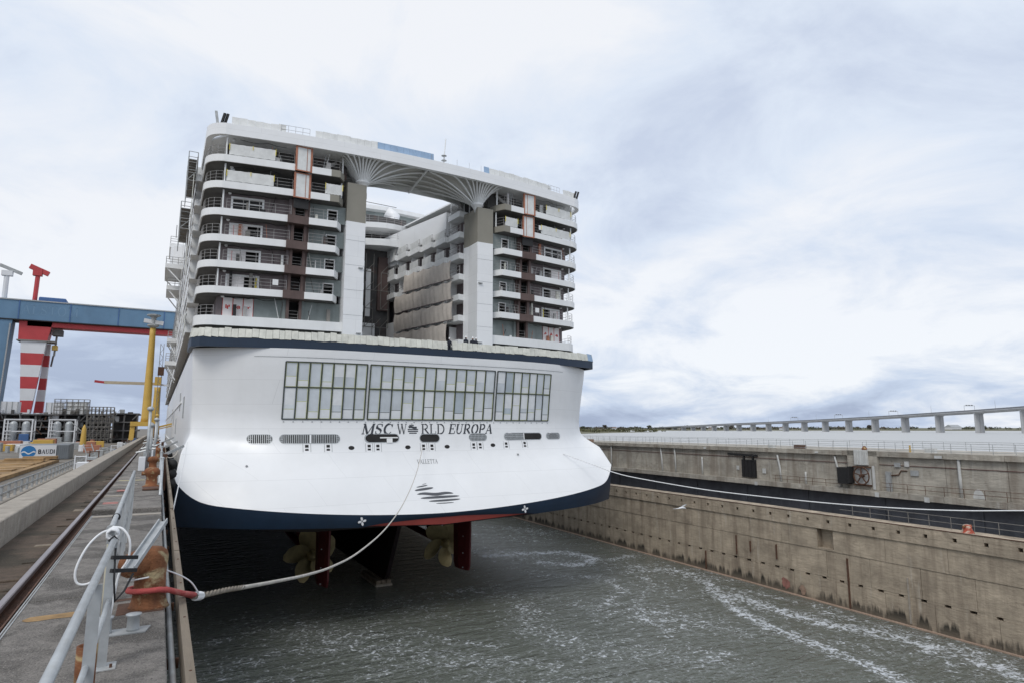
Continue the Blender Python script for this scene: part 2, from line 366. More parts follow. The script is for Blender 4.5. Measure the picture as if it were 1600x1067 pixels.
m_river = water_mat('river_water', (0.42,0.425,0.42), 0.4, [(0.10,1.2,(1,2,1),0.4),(0.5,0.4,(1,1.5,1),0.1)], False)

# ---------------------------------------------------------------- water in the dock
FOAM = [([(61.9,59.9),(58.6,55.7),(55.6,49.7),(53.4,43.9),(53.0,39.4),(52.2,33.6),(50,27),(47,20)],1.3,1.0),
        ([(59.7,53.4),(58.8,45.8),(59.4,41.2),(61.1,35.9),(61.5,31.8),(60.1,25.6),(57,18)],2.2,0.95),
        ([(62.3,44.6),(63.4,39.7),(63.6,35.2),(63.4,30.0),(62,22)],1.2,0.8),
        ([(44.8,87.9),(50.9,86.7),(56.7,84.6),(58.1,78.2),(53.1,76.0),(50.0,79.7)],1.9,1.0),
        ([(58.9,76.2),(63.9,77.1)],1.5,0.9), ([(60.2,70.6),(59.1,68.0),(63.2,67.5),(62.9,62.5)],1.2,0.9),
        ([(5.4,65.1),(9.4,67.0),(13.7,64.6),(17.7,61.3),(22.3,59.8),(24.4,55.5),(27.7,51.7)],1.2,0.62),
        ([(46.6,54.8),(44.1,51.0)],1.6,0.8), ([(41.2,108),(39.5,95.4),(38.4,81.1),(37.4,70.9),(36.5,61.6)],1.8,0.5),
        ([(36,62),(33,54),(35,46),(42,40)],3.6,0.60),([(6,58),(11,60),(17,57),(23,52),(30,45)],1.6,0.6),([(40,76),(47,72),(52,68),(50,62),(44,58)],1.3,0.66),([(57,66),(54,61),(48,57),(43,46)],1.2,0.6),([(14,50),(20,52),(27,47)],1.4,0.55),([(64,70),(61,60),(63,52),(64.5,44)],1.0,0.7),([(20,45),(28,41),(36,34),(44,30)],2.5,0.4)]
def seg_d(px, py, a, b):
    dx, dy = b[0]-a[0], b[1]-a[1]; t = max(0, min(1, ((px-a[0])*dx+(py-a[1])*dy)/(dx*dx+dy*dy)))
    return math.hypot(px-a[0]-dx*t, py-a[1]-dy*t)
wx = [0.55 + i*0.75 for i in range(94)]; wy = [-90, -60, -45] + [-30 + 1.0*j for j in range(150)] + [125, 160, 220, 300, 420]
wm = MB(); wm.grid([[(x, y, WL) for x in wx] for y in wy])
dock_water = wm.build('dock_water', m_water); struct(dock_water, 'murky grey green water with foam swirls filling the dock')
at = dock_water.data.attributes.new('foam', 'FLOAT', 'POINT'); vals = []
for x, y, z in wm.v:
    f = 0.30 + 0.22*math.sin(x*0.21+1.3)*math.sin(y*0.17+x*0.05)+0.10*math.sin(x*.5+y*.31)
    for pl, w, s in FOAM:
        if abs(pl[0][0]-x) > 45 or abs(pl[0][1]-y) > 70: continue
        d = min(seg_d(x, y, pl[i], pl[i+1]) for i in range(len(pl)-1))
        f = max(f, s*math.exp(-(d/w)**2) if d < 9 else 0)
    if y > 72 and x < 44: f *= 0.25
    vals.append(f)
at.data.foreach_set('value', vals)
# ---------------------------------------------------------------- river, ground
rv = MB(); rv.add([(84,-2500,-4.3),(16000,-2500,-4.3),(16000,16000,-4.3),(84,16000,-4.3)],[(0,1,2,3)])
struct(rv.build('river', m_river), 'wide pale river beyond the dock')
gd = MB(); gd.add([(-6000,-400,-4.62),(-3.42,-400,-4.62),(-3.42,12000,-4.62),(-6000,12000,-4.62)],[(0,1,2,3)])
struct(gd.build('ground', m_ground), 'bare shipyard ground')
# ---------------------------------------------------------------- left quay
quay = struct(bpy.data.objects.new('quay', None), 'grey concrete quay along the left dock edge'); col.objects.link(quay); quay.location = (0,0,-2.2); OFF['quay'] = (0,0,-2.2)
q = MB(); q.box(-3.40,0.20,-60,420,-24,-2.75); q.build('quay_wall', m_dock, quay)
y = -6.0
lens = [7.2, 6.4, 4.6, 7.6]                      # near slabs flush, then the raised run
edges = [-60.0, -30.0, -6.0, 1.6, 6.1, 10.3, 14.6, 19.6]
for a, b in zip(edges[:-1], edges[1:]):
    MB().bbox(-1.36,0.215,a+0.012,b-0.012,-2.76,-2.2,0.012).build('concrete_slab', m_conc, quay)
y = 19.65
for i in range(26):
    L_ = 3.2 if i < 12 else 9.0
    MB().bbox(-1.36,0.215,y+0.02,y+L_-0.02,-2.76,-2.08-(0.02 if i % 3 == 1 else 0),0.02).build('concrete_slab', m_conc, quay); y += L_
    if y > 215: break
MB().box(-1.30,0.20,19.05,19.32,-2.2,-2.19).build('pale_joint_strip', m_conc2, quay)
for yy in (23.4, 27.6, 31.5):
    MB().box(-1.33,-0.55,yy,yy+0.22,-2.1,-2.068).build('pale_joint_strip', m_conc2, quay)
MB().box(-2.66,-1.37,-60,230,-2.76,-2.42).build('track_bed', m_track, quay)
for i in range(26):                              # worn packing pieces beside the rail
    yy = 4.0 + i*1.55 + rnd.uniform(-.5,.5)
    MB().bbox(-1.98+rnd.uniform(-.12,.06),-1.76,yy,yy+rnd.uniform(.2,.5),-2.43,-2.395+rnd.uniform(-.015,.012),0.01).build('bed_block', m_track if i % 4 else m_wood, quay)
# kerb beam in lengths
yy = -51.6
for i in range(36):
    L_ = 7.6
    MB().bbox(-3.32,-2.68,yy+0.01,yy+L_-0.01,-2.76,-1.87,0.02).build('kerb_beam', m_conc2, quay); yy += L_
    if yy > 200: break
# crane rail: foot, web, head and fastenings
rail = thing('crane_rail', 'brown rusted crane rail with polished head set in the quay', 'rail', (-1.6,0,-2.42))
MB().box(-1.70,-1.50,-60,225,-2.43,-2.38).build('rail_foot', m_rustd, rail)
MB().box(-1.615,-1.585,-60,225,-2.38,-2.27).build('rail_web', m_rustd, rail)
MB().bbox(-1.645,-1.555,-60,225,-2.27,-2.20,0.012).build('rail_head', m_railtop, rail)
clip = MB().box(-.035,.035,-.05,.05,0,.05).lathe((0,0,.05),[(.02,0),(.02,.03)],6).mesh('clip', m_rustd)
for i in range(90):
    inst('rail_clip', clip, (-1.47,4+i*.34,-2.42), rail)
    if i < 60: inst('rail_clip', clip, (-1.73,4+i*.34,-2.42), rail)
MB().box(-1.395,-1.375,-8,225,-2.4,-2.205).build('slot_angle', m_rustd, rail)
for k in (-1.345,-1.315):
    MB().box(k,k+.012,-6,19.5,-2.2,-2.192).build('slot_strip', m_galv2, rail)
# edge: slot with service pipe, timber fender beam
epipe = thing('service_pipe', 'dark steel pipe running in the slot at the quay edge', 'pipe', (0.28,0,-2.4))
MB().tube([(0.275,-8,-2.36),(0.275,60,-2.36),(0.40,200,-2.36)],0.032,8).build('pipe', m_galv2, epipe, True)
brk = MB().box(-.05,.1,-.02,.02,-.1,0).mesh('bracket', m_rustd)
for i in range(16): inst('bracket', brk, (0.25,3+i*2.4,-2.39), epipe)
fend = thing('timber_fender_beam', 'long weathered timber beam along the quay edge', 'fender beam', (0.38,0,-2.6))
yy = -8.0
for i in range(16):
    L_ = rnd.uniform(5.5,8); x = 0.365+0.0055*max(0,yy); dx = 0.0055*L_
    a, b = (x,yy,-2.37+rnd.uniform(-.02,.02)), (x+dx,yy+L_-0.03,-2.37+rnd.uniform(-.02,.02))
    MB().bar(a,b,0.085,0.30).build('timber', m_wood, fend); yy += L_
bolt = MB().lathe((0,0,0),[(.016,0),(.016,.012),(.008,.018)],8).mesh('bolt', m_rustd)
for i in range(20): inst('bolt', bolt, (0.37+0.0055*(3+i*1.9),3+i*1.9,-2.225), fend)
# ---------------------------------------------------------------- right dock wall (its line runs X = 63.84 + 0.0427 s)
K, X0 = 0.0427, 63.84
def wp(off, s, z): return (X0+off+K*s, s, z)
def wbox(o0, o1, s0, s1, z0, z1, b=None):
    b = b or MB()
    b.add([wp(o0,s0,z0),wp(o1,s0,z0),wp(o1,s1,z0),wp(o0,s1,z0),wp(o0,s0,z1),wp(o1,s0,z1),wp(o1,s1,z1),wp(o0,s1,z1)],
          [(0,3,2,1),(4,5,6,7),(0,1,5,4),(1,2,6,5),(2,3,7,6),(3,0,4,7)]); return b
dw = thing('dock_wall', 'stained brown concrete dock wall rising from the water on the right', 'dock wall', wp(0,40,-9.6))
wbox(0.99,3.2,-25,420,-24,-9.72).build('wall_core', m_dock, dw)
def course(z0, z1, off, step, name, gap=0.03, s_from=-22, s_to=150, skip=()):
    s = s_from
    while s < s_to:
        e = min(s+step*rnd.uniform(.92,1.08), s_to)
        a = s; 
        for g0, g1 in skip:
            if a < g0 < e or a < g1 < e:
                if g0-gap > a+0.1: wbox(off,1.0,a+gap/2,g0,z0,z1).build(name, m_dock, dw)
                a = max(a, g1)
        if e-a > 0.2: wbox(off+rnd.uniform(-.02,.02),1.0,a+gap/2,e-gap/2,z0,z1).build(name, m_dock, dw)
        s = e
course(-10.12,-9.6,0.0,7.5,'coping_block')
course(-11.15,-10.48,0.0,7.5,'coping_block')
s = -20.0
while s < 118:                                   # coping band with square drain holes left open
    wbox(0.003,1.0,s,s+2.25,-10.47,-10.13).build('coping_band', m_dock, dw); s += 2.62
course(-13.48,-11.18,0.16,6.2,'wall_panel',0.035,skip=[(44.9,46.9)])
wbox(.17,1.0,44.9,46.9,-13.47,-13.3).build('slot_sill', m_dock, dw)
course(-16.35,-13.52,0.22,5.2,'wall_panel',0.04)
s = -20.0
while s < 110:
    wbox(0.23,1.0,s,s+1.55+rnd.uniform(-.1,.1),-16.60,-16.37).build('wall_band', m_dock, dw); s += 2.15
course(-19.6,-16.62,0.20,5.2,'wall_panel',0.04)
wbox(0.10,1.0,110,420,-11.15,-9.62).build('coping_block', m_dock, dw)
wbox(0.22,1.0,118,420,-19.6,-11.2).build('wall_panel', m_dock, dw)
wbox(-0.12,0.9,-25,200,-19.45,-19.10).build('waterline_ledge', mat('pale_salmon_concrete',(0.36,0.26,0.20),0.9,0.2,0.6), dw)
wbox(-0.03,0.10,-25,118,-9.597,-9.53).build('rust_edge_strip', m_rustd, dw)
pr2 = random.Random(8)
for cx_, cz_, r_, mm in ((51.6,-18.2,0.75,'p'),(49.2,-18.45,.55,'q')):
    for q_ in range(5):
        b = MB(); ox, oz, rr2 = pr2.uniform(-.6,.6)*r_, pr2.uniform(-.4,.4)*r_, r_*pr2.uniform(.35,.75)
        ring = [wp(.16-.004*q_,cx_+ox+rr2*math.cos(t/14*2*math.pi)*pr2.uniform(.6,1.15),cz_+oz+rr2*math.sin(t/14*2*math.pi)*pr2.uniform(.6,1.2)) for t in range(14)]
        b.add(ring,[tuple(range(14))]); b.build('faded_red_paint_patch', bpy.data.materials.get('faded_paint_'+mm) or mat('faded_paint_'+mm,(0.30,0.14,0.115) if mm=='p' else (0.32,0.22,0.165),0.9,0.35,2.5), dw, fix=True)
for s_, z0, z1, w in ((56.6,-15.4,-14.1,.12),(52.6,-15.6,-13.9,.12),(58.9,-16.1,-13.7,.10),(43.3,-19.0,-13.9,.14),(36.9,-18.9,-14.6,.13),(64.5,-19.0,-16.6,.14)):
    wbox(.05,.21,s_,s_+w,z0,z1).build('rubbing_strip', m_rustd if s_ > 40 else m_conc2, dw)
# terrace behind the coping, dark trench wall
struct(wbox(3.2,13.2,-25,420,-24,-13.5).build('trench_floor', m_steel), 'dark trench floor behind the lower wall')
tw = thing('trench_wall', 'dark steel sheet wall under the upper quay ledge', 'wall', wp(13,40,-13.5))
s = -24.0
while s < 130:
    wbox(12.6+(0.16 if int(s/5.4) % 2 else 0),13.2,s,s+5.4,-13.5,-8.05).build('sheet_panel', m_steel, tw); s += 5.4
# upper quay wall
uw = thing('upper_quay_wall', 'grey concrete upper quay wall with ledge and pipes', 'quay wall', wp(11,40,-7.4))
s = -22.0
while s < 125:
    wbox(10.1,13.3,s+.02,s+6.0-.02,-8.1,-7.42).build('ledge_block', m_dock2, uw)
    wbox(11.0+rnd.uniform(-.015,.015),13.3,s+.02,s+6.0-.02,-7.41,-3.35).build('wall_panel', m_dock2, uw)
    wbox(10.55,16.0,s+.02,s+6.0-.02,-3.34,-2.75).build('quay_edge_block', m_dock2, uw); s += 6.0
wbox(10.6,13.3,125,420,-8.1,-2.8).build('wall_panel', m_dock2, uw)
wbox(15.9,24,-25,420,-6,-2.78).build('quay_deck', m_dock2, uw)
wbox(10.55,13.4,45.5,49.4,-7.40,-2.70).build('pillar', m_dock2, uw)
wbox(9.9,10.9,106.5,108.8,-7.3,-2.2).build('buttress', mat('rusty_buttress',(0.30,0.20,0.14),0.85,0.3,0.7), uw)
MB().tube([wp(10.93,-20,-4.38),wp(10.93,45,-4.32),wp(10.93,110,-4.15)],0.035,5).build('red_cable', mat('dark_red_cable',(0.10,0.03,0.028),0.8), uw)
m_pipe = mat('white_pvc_pipe',(0.55,0.56,0.55),0.6,0.15,1.0,streak=0.3,scol=(0.35,0.33,0.3))
for s_, z0, z1, bend in ((60,-7.4,-3.7,.35),(50.9,-7.4,-3.55,.45),(55.85,-7.4,-5.8,0),(100.3,-7.4,-3.35,0),(85.2,-7.4,-3.35,.3),(81.7,-7.4,-3.35,.15),(75.3,-7.4,-4.6,0),(36.5,-7.4,-3.35,0)):
    MB().tube([wp(10.85,s_+bend,z1),wp(10.82,s_+bend*.8,z1-.4),wp(10.82,s_,lerp(z1,z0,.5)),wp(10.82,s_-bend*.3,z0)],0.13 if s_ > 40 else .16,8).build('drain_pipe', m_pipe, uw, True)
for s_, z_, w_, h_ in ((67.6,-5.9,.5,.6),(62.6,-6.1,.6,.7),(45.3,-7.85,.5,.55),(63.5,-7.9,.5,.5),(39.5,-7.9,.55,.55),(53.5,-3.1,.5,.2),(38.0,-3.15,.8,.3),(74.0,-3.1,.5,.3)):
    o_ = 10.95 if z_ > -7.4 and z_ < -3.4 else (10.06 if z_ < -7.4 else 10.5)
    wbox(o_-.05,o_,s_,s_+w_,z_-h_/2,z_+h_/2).build('white_plate', m_pipe, uw)
b = MB(); ring = [wp(10.96,34.9+.55*math.cos(R(t)),-7.38+1.0*math.sin(R(t))) for t in range(0,181,20)]; ring2 = [(x+.06,y,z) for x,y,z in ring]
n_ = len(ring); b.add(ring+ring2,[tuple(range(n_)),tuple(range(2*n_-1,n_-1,-1))]+[(i,i+1,n_+i+1,n_+i) for i in range(n_-1)])
b.build('arched_hatch', m_pipe, uw)
# sluice gear on the pillar: ribbed white panel, spoked hand wheel, dark box
sg = thing('sluice_gear', 'rusty spoked wheel with dark box and white ribbed panel on pillar', 'sluice gear', wp(10.5,47.5,-7.2))
wbox(10.25,10.53,46.6,48.3,-4.45,-2.62).build('white_panel', m_pipe, sg)
for i in range(5): wbox(10.15,10.25,46.65+i*.36,46.8+i*.36,-4.42,-2.65).build('rib', m_pipe, sg)
b = MB()
c_ = Vector(wp(10.1,47.4,-5.75))
b.tube([wp(10.1,47.4+1.0*math.cos(t/20*2*math.pi),-5.75+1.05*math.sin(t/20*2*math.pi)) for t in range(21)],.09,6,False)
b.build('wheel_rim', m_rustd, sg)
for i in range(5):
    t = i/5*2*math.pi+.3; MB().bar(c_, wp(10.1,47.4+math.cos(t),-5.75+1.05*math.sin(t)),.13,.1).build('spoke', m_rustd, sg)
MB().tube([wp(9.9,47.4,-5.75),wp(10.6,47.4,-5.75)],.2,10).build('hub', m_rustd, sg)
wbox(10.2,10.54,46.35,48.55,-6.95,-6.8).build('frame_bar', m_rustd, sg); wbox(10.2,10.54,46.35,48.55,-4.75,-4.62).build('frame_bar', m_rustd, sg)
wbox(10.3,10.5,45.85,46.1,-7.3,-4.5).build('white_post', m_pipe, sg)
wbox(10.545,10.548,46.4,48.5,-6.79,-4.76).build('pale_back', m_pipe, sg)
wbox(9.7,10.9,48.9,50.4,-6.85,-4.85).build('motor_box', m_black, sg); wbox(9.55,10.9,48.62,48.88,-6.7,-4.7).build('box_flange', m_black, sg)
MB().lathe(wp(11,47.3,-2.72),[(.3,0),(.33,.25),(.2,.45),(.1,.6)],8).build('rusty_cap', m_rust, sg)
gt = thing('sluice_gate', 'black steel sluice gate under a horizontal beam on the quay wall', 'gate', wp(10.9,65.5,-6.9))
wbox(10.8,10.98,64.3,67.0,-7.2,-4.6).build('gate_plate', m_black, gt)
for i in range(4): wbox(10.7,10.8,64.4+i*.7,64.55+i*.7,-7.1,-4.7).build('gate_rib', m_black, gt)
MB().bar(wp(10.75,63.9,-3.95),wp(10.75,69.6,-3.85),.2,.28).build('beam', m_black, gt)
for s_ in (64.8,66.5): MB().bar(wp(10.8,s_,-3.9),wp(10.8,s_,-4.7),.22,.22).build('hanger', m_black, gt)
# box, signs and junctions on the wall to the right of the pillar
jb = thing('junction_boxes', 'small rusty junction boxes and conduit beside the concrete pillar', 'junction box', wp(10.9,43,-5))
wbox(10.8,10.99,42.9,43.6,-4.5,-4.0).build('box', m_galv2, jb); wbox(10.8,10.99,41.9,42.4,-4.4,-3.8).build('box', m_pipe, jb)
wbox(10.85,10.99,40.9,41.8,-5.4,-4.8).build('box', m_galv2, jb)
MB().tube([wp(10.9,44.6,-5.6),wp(10.9,43.2,-5.4),wp(10.9,42.9,-4.9),wp(10.9,42.2,-4.9)],.07,5).build('conduit', m_rustd, jb)
wbox(10.7,10.99,44.1,44.7,-7.4,-5.1).build('ladder_box', m_galv2, jb)
def wall_railing(name, label, off, s0, s1, z, step, mt, rails, h, group=None):
    t = thing(name, label, 'railing', wp(off,(s0+s1)/2,z), group)
    post = MB().tube([(0,0,0),(0,0,h)],.03,5).mesh('post', mt)
    s = s0
    while s <= s1: inst('post', post, wp(off,s,z), t); s += step
    for f in rails: MB().tube([wp(off,s0,z+h*f),wp(off,s1,z+h*f)],.026,5).build('rail', mt, t)
    return t
wall_railing('quay_railing','long grey railing along the upper quay edge before the river',10.9,-12,112,-2.75,2.05,m_galv2,(1,.55,.2),1.1)
wall_railing('quay_railing','second thin railing on the far side of the upper quay',22.5,10,140,-2.78,2.6,m_galv2,(1,.5),1.1)
wall_railing('ledge_railing','rusty railing on the ledge right of the concrete pillar',10.3,10,45,-7.42,2.0,m_rustd,(1,.5),1.0)
wall_railing('ledge_railing','rusty railing on the ledge left of the spoked wheel',10.3,50.5,61,-7.42,2.0,m_rustd,(1,.5),0.9)
wall_railing('terrace_railing','pale railing on the lower wall top behind the red bollard',2.6,5,45.5,-9.7,2.05,m_scaf,(1,.5),1.15)
rb = thing('red_mooring_bollard','red and white rusty bollard on top of the lower dock wall','bollard',wp(1.2,31.6,-9.72))
MB().lathe(wp(1.2,31.6,-9.73),[(.6,0),(.56,.12),(.46,.3),(.36,.55),(.38,.7),(.28,.84),(.08,.9)],14).build('bollard_body', mat('red_white_worn_paint',(0.36,0.07,0.04),0.8,0.3,2,blot=1.0,bcol=(0.5,0.42,0.34),blscale=1.6,blthr=.5), rb, True)
MB().tube([wp(.5,31.6,-9.0),wp(1.9,31.6,-9.0)],.1,8).build('cross_bar', m_rust, rb)
for i,(s_,w_,h_,mm) in enumerate(((56.5,1.6,.5,'r'),(61.6,1.0,.45,'w'),(42,.14,.8,'y'),(39.3,1.1,.5,'w'))):
    tag(wbox(11.6,11.6+min(.6,w_),s_,s_+w_,-2.75,-2.75+h_).build('equipment_box', m_rustd if mm=='r' else (m_pipe if mm=='w' else m_cryel)),
        ['rust red box standing on the upper quay edge','white bundle on the quay left of the rust box','thin yellow marker post right of the concrete pillar','white crate on the upper quay farthest right'][i],'box')
# ================================================================ the ship
# hull paint: faint plate seams, slight dishing between frames, run-off marks
m_plate = mat('hull_plate_paint', (0.79,0.80,0.81), 0.34, 0.03, 0.2, streak=0.10, scol=(0.58,0.58,0.56), sscale=0.5)
def _plates(m):
    nt = m.node_tree; L = nt.links.new; b = [n for n in nt.nodes if n.type == 'BSDF_PRINCIPLED'][0]
    src = b.inputs['Base Color'].links[0].from_socket
    g = _n(nt,'ShaderNodeNewGeometry'); sp = _n(nt,'ShaderNodeSeparateXYZ'); cb = _n(nt,'ShaderNodeCombineXYZ'); L(g.outputs['Position'], sp.inputs[0])
    ad = _n(nt,'ShaderNodeMath', operation='ADD'); L(sp.outputs[0], ad.inputs[0]); L(sp.outputs[1], ad.inputs[1])
    L(ad.outputs[0], cb.inputs[0]); L(sp.outputs[2], cb.inputs[1])
    br = _n(nt,'ShaderNodeTexBrick'); br.inputs['Scale'].default_value = 1.0; br.inputs['Brick Width'].default_value = 7.4; br.inputs['Row Height'].default_value = 2.35
    br.inputs['Mortar Size'].default_value = 0.018; br.inputs['Mortar Smooth'].default_value = 0.4
    for k, c in (('Color1',(1,1,1,1)),('Color2',(.975,.978,.98,1)),('Mortar',(.84,.84,.84,1))): br.inputs[k].default_value = c
    L(cb.outputs[0], br.inputs['Vector'])
    mx = _n(nt,'ShaderNodeMix', data_type='RGBA', blend_type='MULTIPLY'); mx.inputs[0].default_value = 1.0; L(src, mx.inputs[6]); L(br.outputs['Color'], mx.inputs[7]); L(mx.outputs[2], b.inputs['Base Color'])
    nz = _n(nt,'ShaderNodeTexNoise'); nz.inputs['Scale'].default_value = 0.45; nz.inputs['Detail'].default_value = 2.0; L(g.outputs['Position'], nz.inputs['Vector'])
    bn = _n(nt,'ShaderNodeBump'); bn.inputs['Strength'].default_value = 0.25; bn.inputs['Distance'].default_value = 0.25; L(nz.outputs['Fac'], bn.inputs['Height']); L(bn.outputs[0], b.inputs['Normal'])
_plates(m_plate); _plates(m_white)
CX, HB = 25.75, 23.4
ship = thing('cruise_ship','huge white cruise ship under construction with navy lower hull, stern towards viewer','cruise ship',(CX,70,-18.5))
ZS  = [-8.35,-7.4,-6.4,-5.4,-4.4,-3.4,-2.4,-1.4,-.4,.9,2.4,4.2,6.45,7.75]
YCS = [59.4,59.95,60.55,61.2,61.85,62.45,62.9,63.15,63.3,63.4,63.2,62.95,62.6,62.5]
def wsh(z): return interp(z,[-8.35,-6.0,-2.0,0.5],[1,.95,.3,0])
def sag(z): return interp(z,[-8.35,-1.5],[4.2,5.3])
def pw(z): return interp(z,[-8.35,-1.5],[5.0,4.0])
def hbs(s): return interp(s,[-8.35,-5.5,-1.2,2.5,7.75],[24.25,23.75,23.0,23.0,23.35])
def rise(a): return 1.7*(max(0,a-.84)/.16)**3
def hull_pt(u, s):
    a = abs(u); return (CX+hbs(s)*u, interp(s,ZS,YCS)+sag(s)*a**pw(s), s+wsh(s)*(2.15*a**1.8+rise(a)))
def surf_y(x, z):
    s = z; u = (x-CX)/HB
    for _ in range(25): u = (x-CX)/hbs(s); s = z-wsh(s)*(2.15*abs(u)**1.8+rise(abs(u)))
    return hull_pt(u, s)[1]
us = [-1+2*i/72 for i in range(73)]
us = sorted(set(us+[s_*v_ for s_ in (-1,1) for v_ in (.91,.93,.96,.98,.985,.992,.996)]))
svals = []
for a, b in zip(ZS[:-1], ZS[1:]): svals += [a, (a+b)/2]
svals.append(ZS[-1])
rows = []
for s in svals:
    r = [hull_pt(u, s) for u in us]
    z = r[0][2]
    side = [69,72,75,78,90,120,180,280,325]
    hb_ = lambda y: interp(y,[66,78],[hbs(s),HB])
    L_ = [(CX-hb_(y),y,z) for y in reversed(side)]; Rr = [(CX+hb_(y),y,z) for y in side]
    L_[0] = (CX,335,z); Rr[-1] = (CX,335,z)
    rows.append(L_+r+Rr)
MB().grid(rows).build('hull_plating', m_plate, ship, True)
# navy lip below the white, then the red sliver of bottom paint
def bot_z(u): return -9.62+0.95*min(1,abs(u)/.95)**1.0+(0.12 if u < 0 else 0)*abs(u)
def lip_y(u): return 59.4+4.2*abs(u)**5
def redtop(u): return interp(u,[-.37,-.27,-.16,-.06,.09,.42],[-9.26,-8.98,-8.88,-8.81,-8.78,-9.1])
nv = []
for f in (0,.35,.7,1.0):
    r = []
    for u in us:
        zt = hull_pt(u,-8.35)[2]; zb = max(bot_z(u), redtop(u)) if -.37 < u < .42 else bot_z(u)
        r.append((CX+(24.25-.25*f)*u-(0.02 if u < -.99 else 0), lip_y(u)-0.015+0.3*f*f, lerp(zt,zb,f)))
    zt = hull_pt(1,-8.35)[2]; zb = bot_z(1)-.3
    side = [69,72,75,78,95,130,200,325]; z = lerp(zt,zb,f); hb_ = lambda y: interp(y,[66,78],[24.25-.25*f,HB+.01])
    fl = 0.15+f*0.0
    rl = [(CX-hb_(y)-.01,y,lerp(zt,zb-(y-63)*.05 if y < 200 else -15,f)) for y in reversed(side)]; rl[0] = (CX,335.2,rl[0][2])
    rr = [(CX+hb_(y)+.01,y,lerp(zt,zb-(y-63)*.05 if y < 200 else -15,f)) for y in side]; rr[-1] = (CX,335.2,rr[-1][2])
    nv.append(rl+r+rr)
MB().grid(nv).build('navy_hull_band', m_navy, ship, True)
rr_ = [u for u in us if -.37 <= u <= .42]
MB().grid([[(CX+24.1*u, lip_y(u)+.28, redtop(u)) for u in rr_],[(CX+24.0*u, lip_y(u)+.42, min(bot_z(u)+.10,redtop(u)-.01)) for u in rr_]]).build('red_bottom_paint', m_red, ship, True)
# under-hull: stations from the stern lip forward
st = []
for y, zb, bl in ((60,-9.7,.1),(64,-9.95,.15),(72,-10.4,.3),(85,-11.6,.6),(100,-13.6,1.2),(125,-17.0,2.2),(150,-18.3,2.5),(325,-18.3,2.5)):
    r = []
    for i in range(25):
        u = -1+2*i/24; a = abs(u); yy = max(y, lip_y(u)+.25)
        zz = max(zb, bot_z(u)) if y < 63 else zb
        if y < 86: t_ = max(0,(a-.45)/.55); zz = lerp(zz, bot_z(u)+.05, t_*t_*(3-2*t_)*interp(y,[72,86],[1,0]))
        if a > .9: zz += bl*((a-.9)/.1)**2
        r.append((CX+(HB-.05)*u, yy, zz-.02))
    st.append(r)
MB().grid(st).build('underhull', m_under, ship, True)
b = MB(); b.grid([[(CX-HB+.05,y,z) for y in (80,90,110,150,325)] for z in (-9.2,-18.3)]); b.grid([[(CX+HB-.05,y,z) for y in (80,90,110,150,325)] for z in (-9.2,-18.3)])
b.v = [(x,y,max(z,interp(y,[60,85,110,150],[-10.0,-11.6,-15,-18.4]))) for x,y,z in b.v]
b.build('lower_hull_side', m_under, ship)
# skeg on its block, rudders, propellers
b = MB(); sk = [(72.5,-10.2),(77.0,-17.8),(78.0,-18.45),(140,-18.45),(140,-12.0),(85,-11.0)]
vs_ = [(CX-.25,y,z) for y,z in sk]+[(CX+.25,y,z) for y,z in sk]; n_ = len(sk)
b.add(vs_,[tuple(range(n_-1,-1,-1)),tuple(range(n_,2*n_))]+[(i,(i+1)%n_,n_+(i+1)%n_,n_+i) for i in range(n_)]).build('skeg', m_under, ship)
rud = thing
for sx in (-1, 1):
    x = CX+sx*8.6; dy = 0.0
    sec = [(72.0,.10),(72.6,.30),(74.2,.55),(75.6,.42),(76.2,.05)]
    b = MB(); rw = []
    ca, sa = math.cos(R(-5)), math.sin(R(-5))
    for z, sc_ in ((-10.3,1.0),(-13,1.0),(-16.6,.95),(-17.3,.8)):
        ring = [(y,w) for y,w in sec]+[(y,-w) for y,w in reversed(sec)]
        rw.append([(x+w*sc_*ca-(74-y)*sa*.9*sc_, 74+(y-74)*sc_, z) for y,w in ring])
    b.grid(rw, True); b.add(rw[-1],[tuple(range(len(rw[-1])))])
    rd = b.build('rudder', m_dred, ship, fix=True)
    for z in (-11.2,-13.2,-15.2,-16.9): MB().lathe((x-.55,72.7,z-.06),[(.07,0),(.09,.06),(.07,.12)],8).build('anode', m_galv, rd)
    # propeller: hub, cone and five broad skewed blades
    pc = Vector((x-.2,79.3,-15.0))
    pr = MB().tube([(pc.x,pc.y+1.2,pc.z),(pc.x,pc.y-.5,pc.z),(pc.x,pc.y-1.0,pc.z),(pc.x,pc.y-1.35,pc.z)],[.62,.6,.42,.1],14).build('propeller_hub', m_bronze, ship, True)
    for k in range(5):
        a0 = k/5*2*math.pi+(.35 if sx < 0 else .9); rows_ = []
        for i in range(8):
            r = .45+i/7*2.75; ch = (1.15+2.1*math.sin(math.pi*min(1,(i/7)*.92+.08)))*(.55 if i == 7 else 1); sk_ = .28*(i/7)**2
            pitch = R(58-i*5)
            row = []
            for j in range(6):
                t = (j/5-.5)*ch; an = a0+sk_+t*math.cos(pitch*.9)*.95/max(r,.9)
                row.append((pc.x+r*math.cos(an), pc.y+t*math.sin(pitch)*.6, pc.z+r*math.sin(an)))
            rows_.append(row)
        bb = MB().grid(rows_); n0 = len(bb.v)
        bb.grid([[(p[0],p[1]+.09,p[2]) for p in row[::-1]] for row in rows_])
        bb.build('propeller_blade', m_bronze, pr, True)
    MB().tube([(pc.x,80,-15.0),(pc.x,108,-13.8)],.45,10).build('propeller_shaft', m_dred, ship, True)
    MB().bar((pc.x,83,-14.9),(pc.x-1.8,83,-11.2),.35,.9,(0,1,0)).build('shaft_bracket', m_dred, ship); MB().bar((pc.x,83,-14.9),(pc.x+1.8,83,-11.2),.35,.9,(0,1,0)).build('shaft_bracket', m_dred, ship)
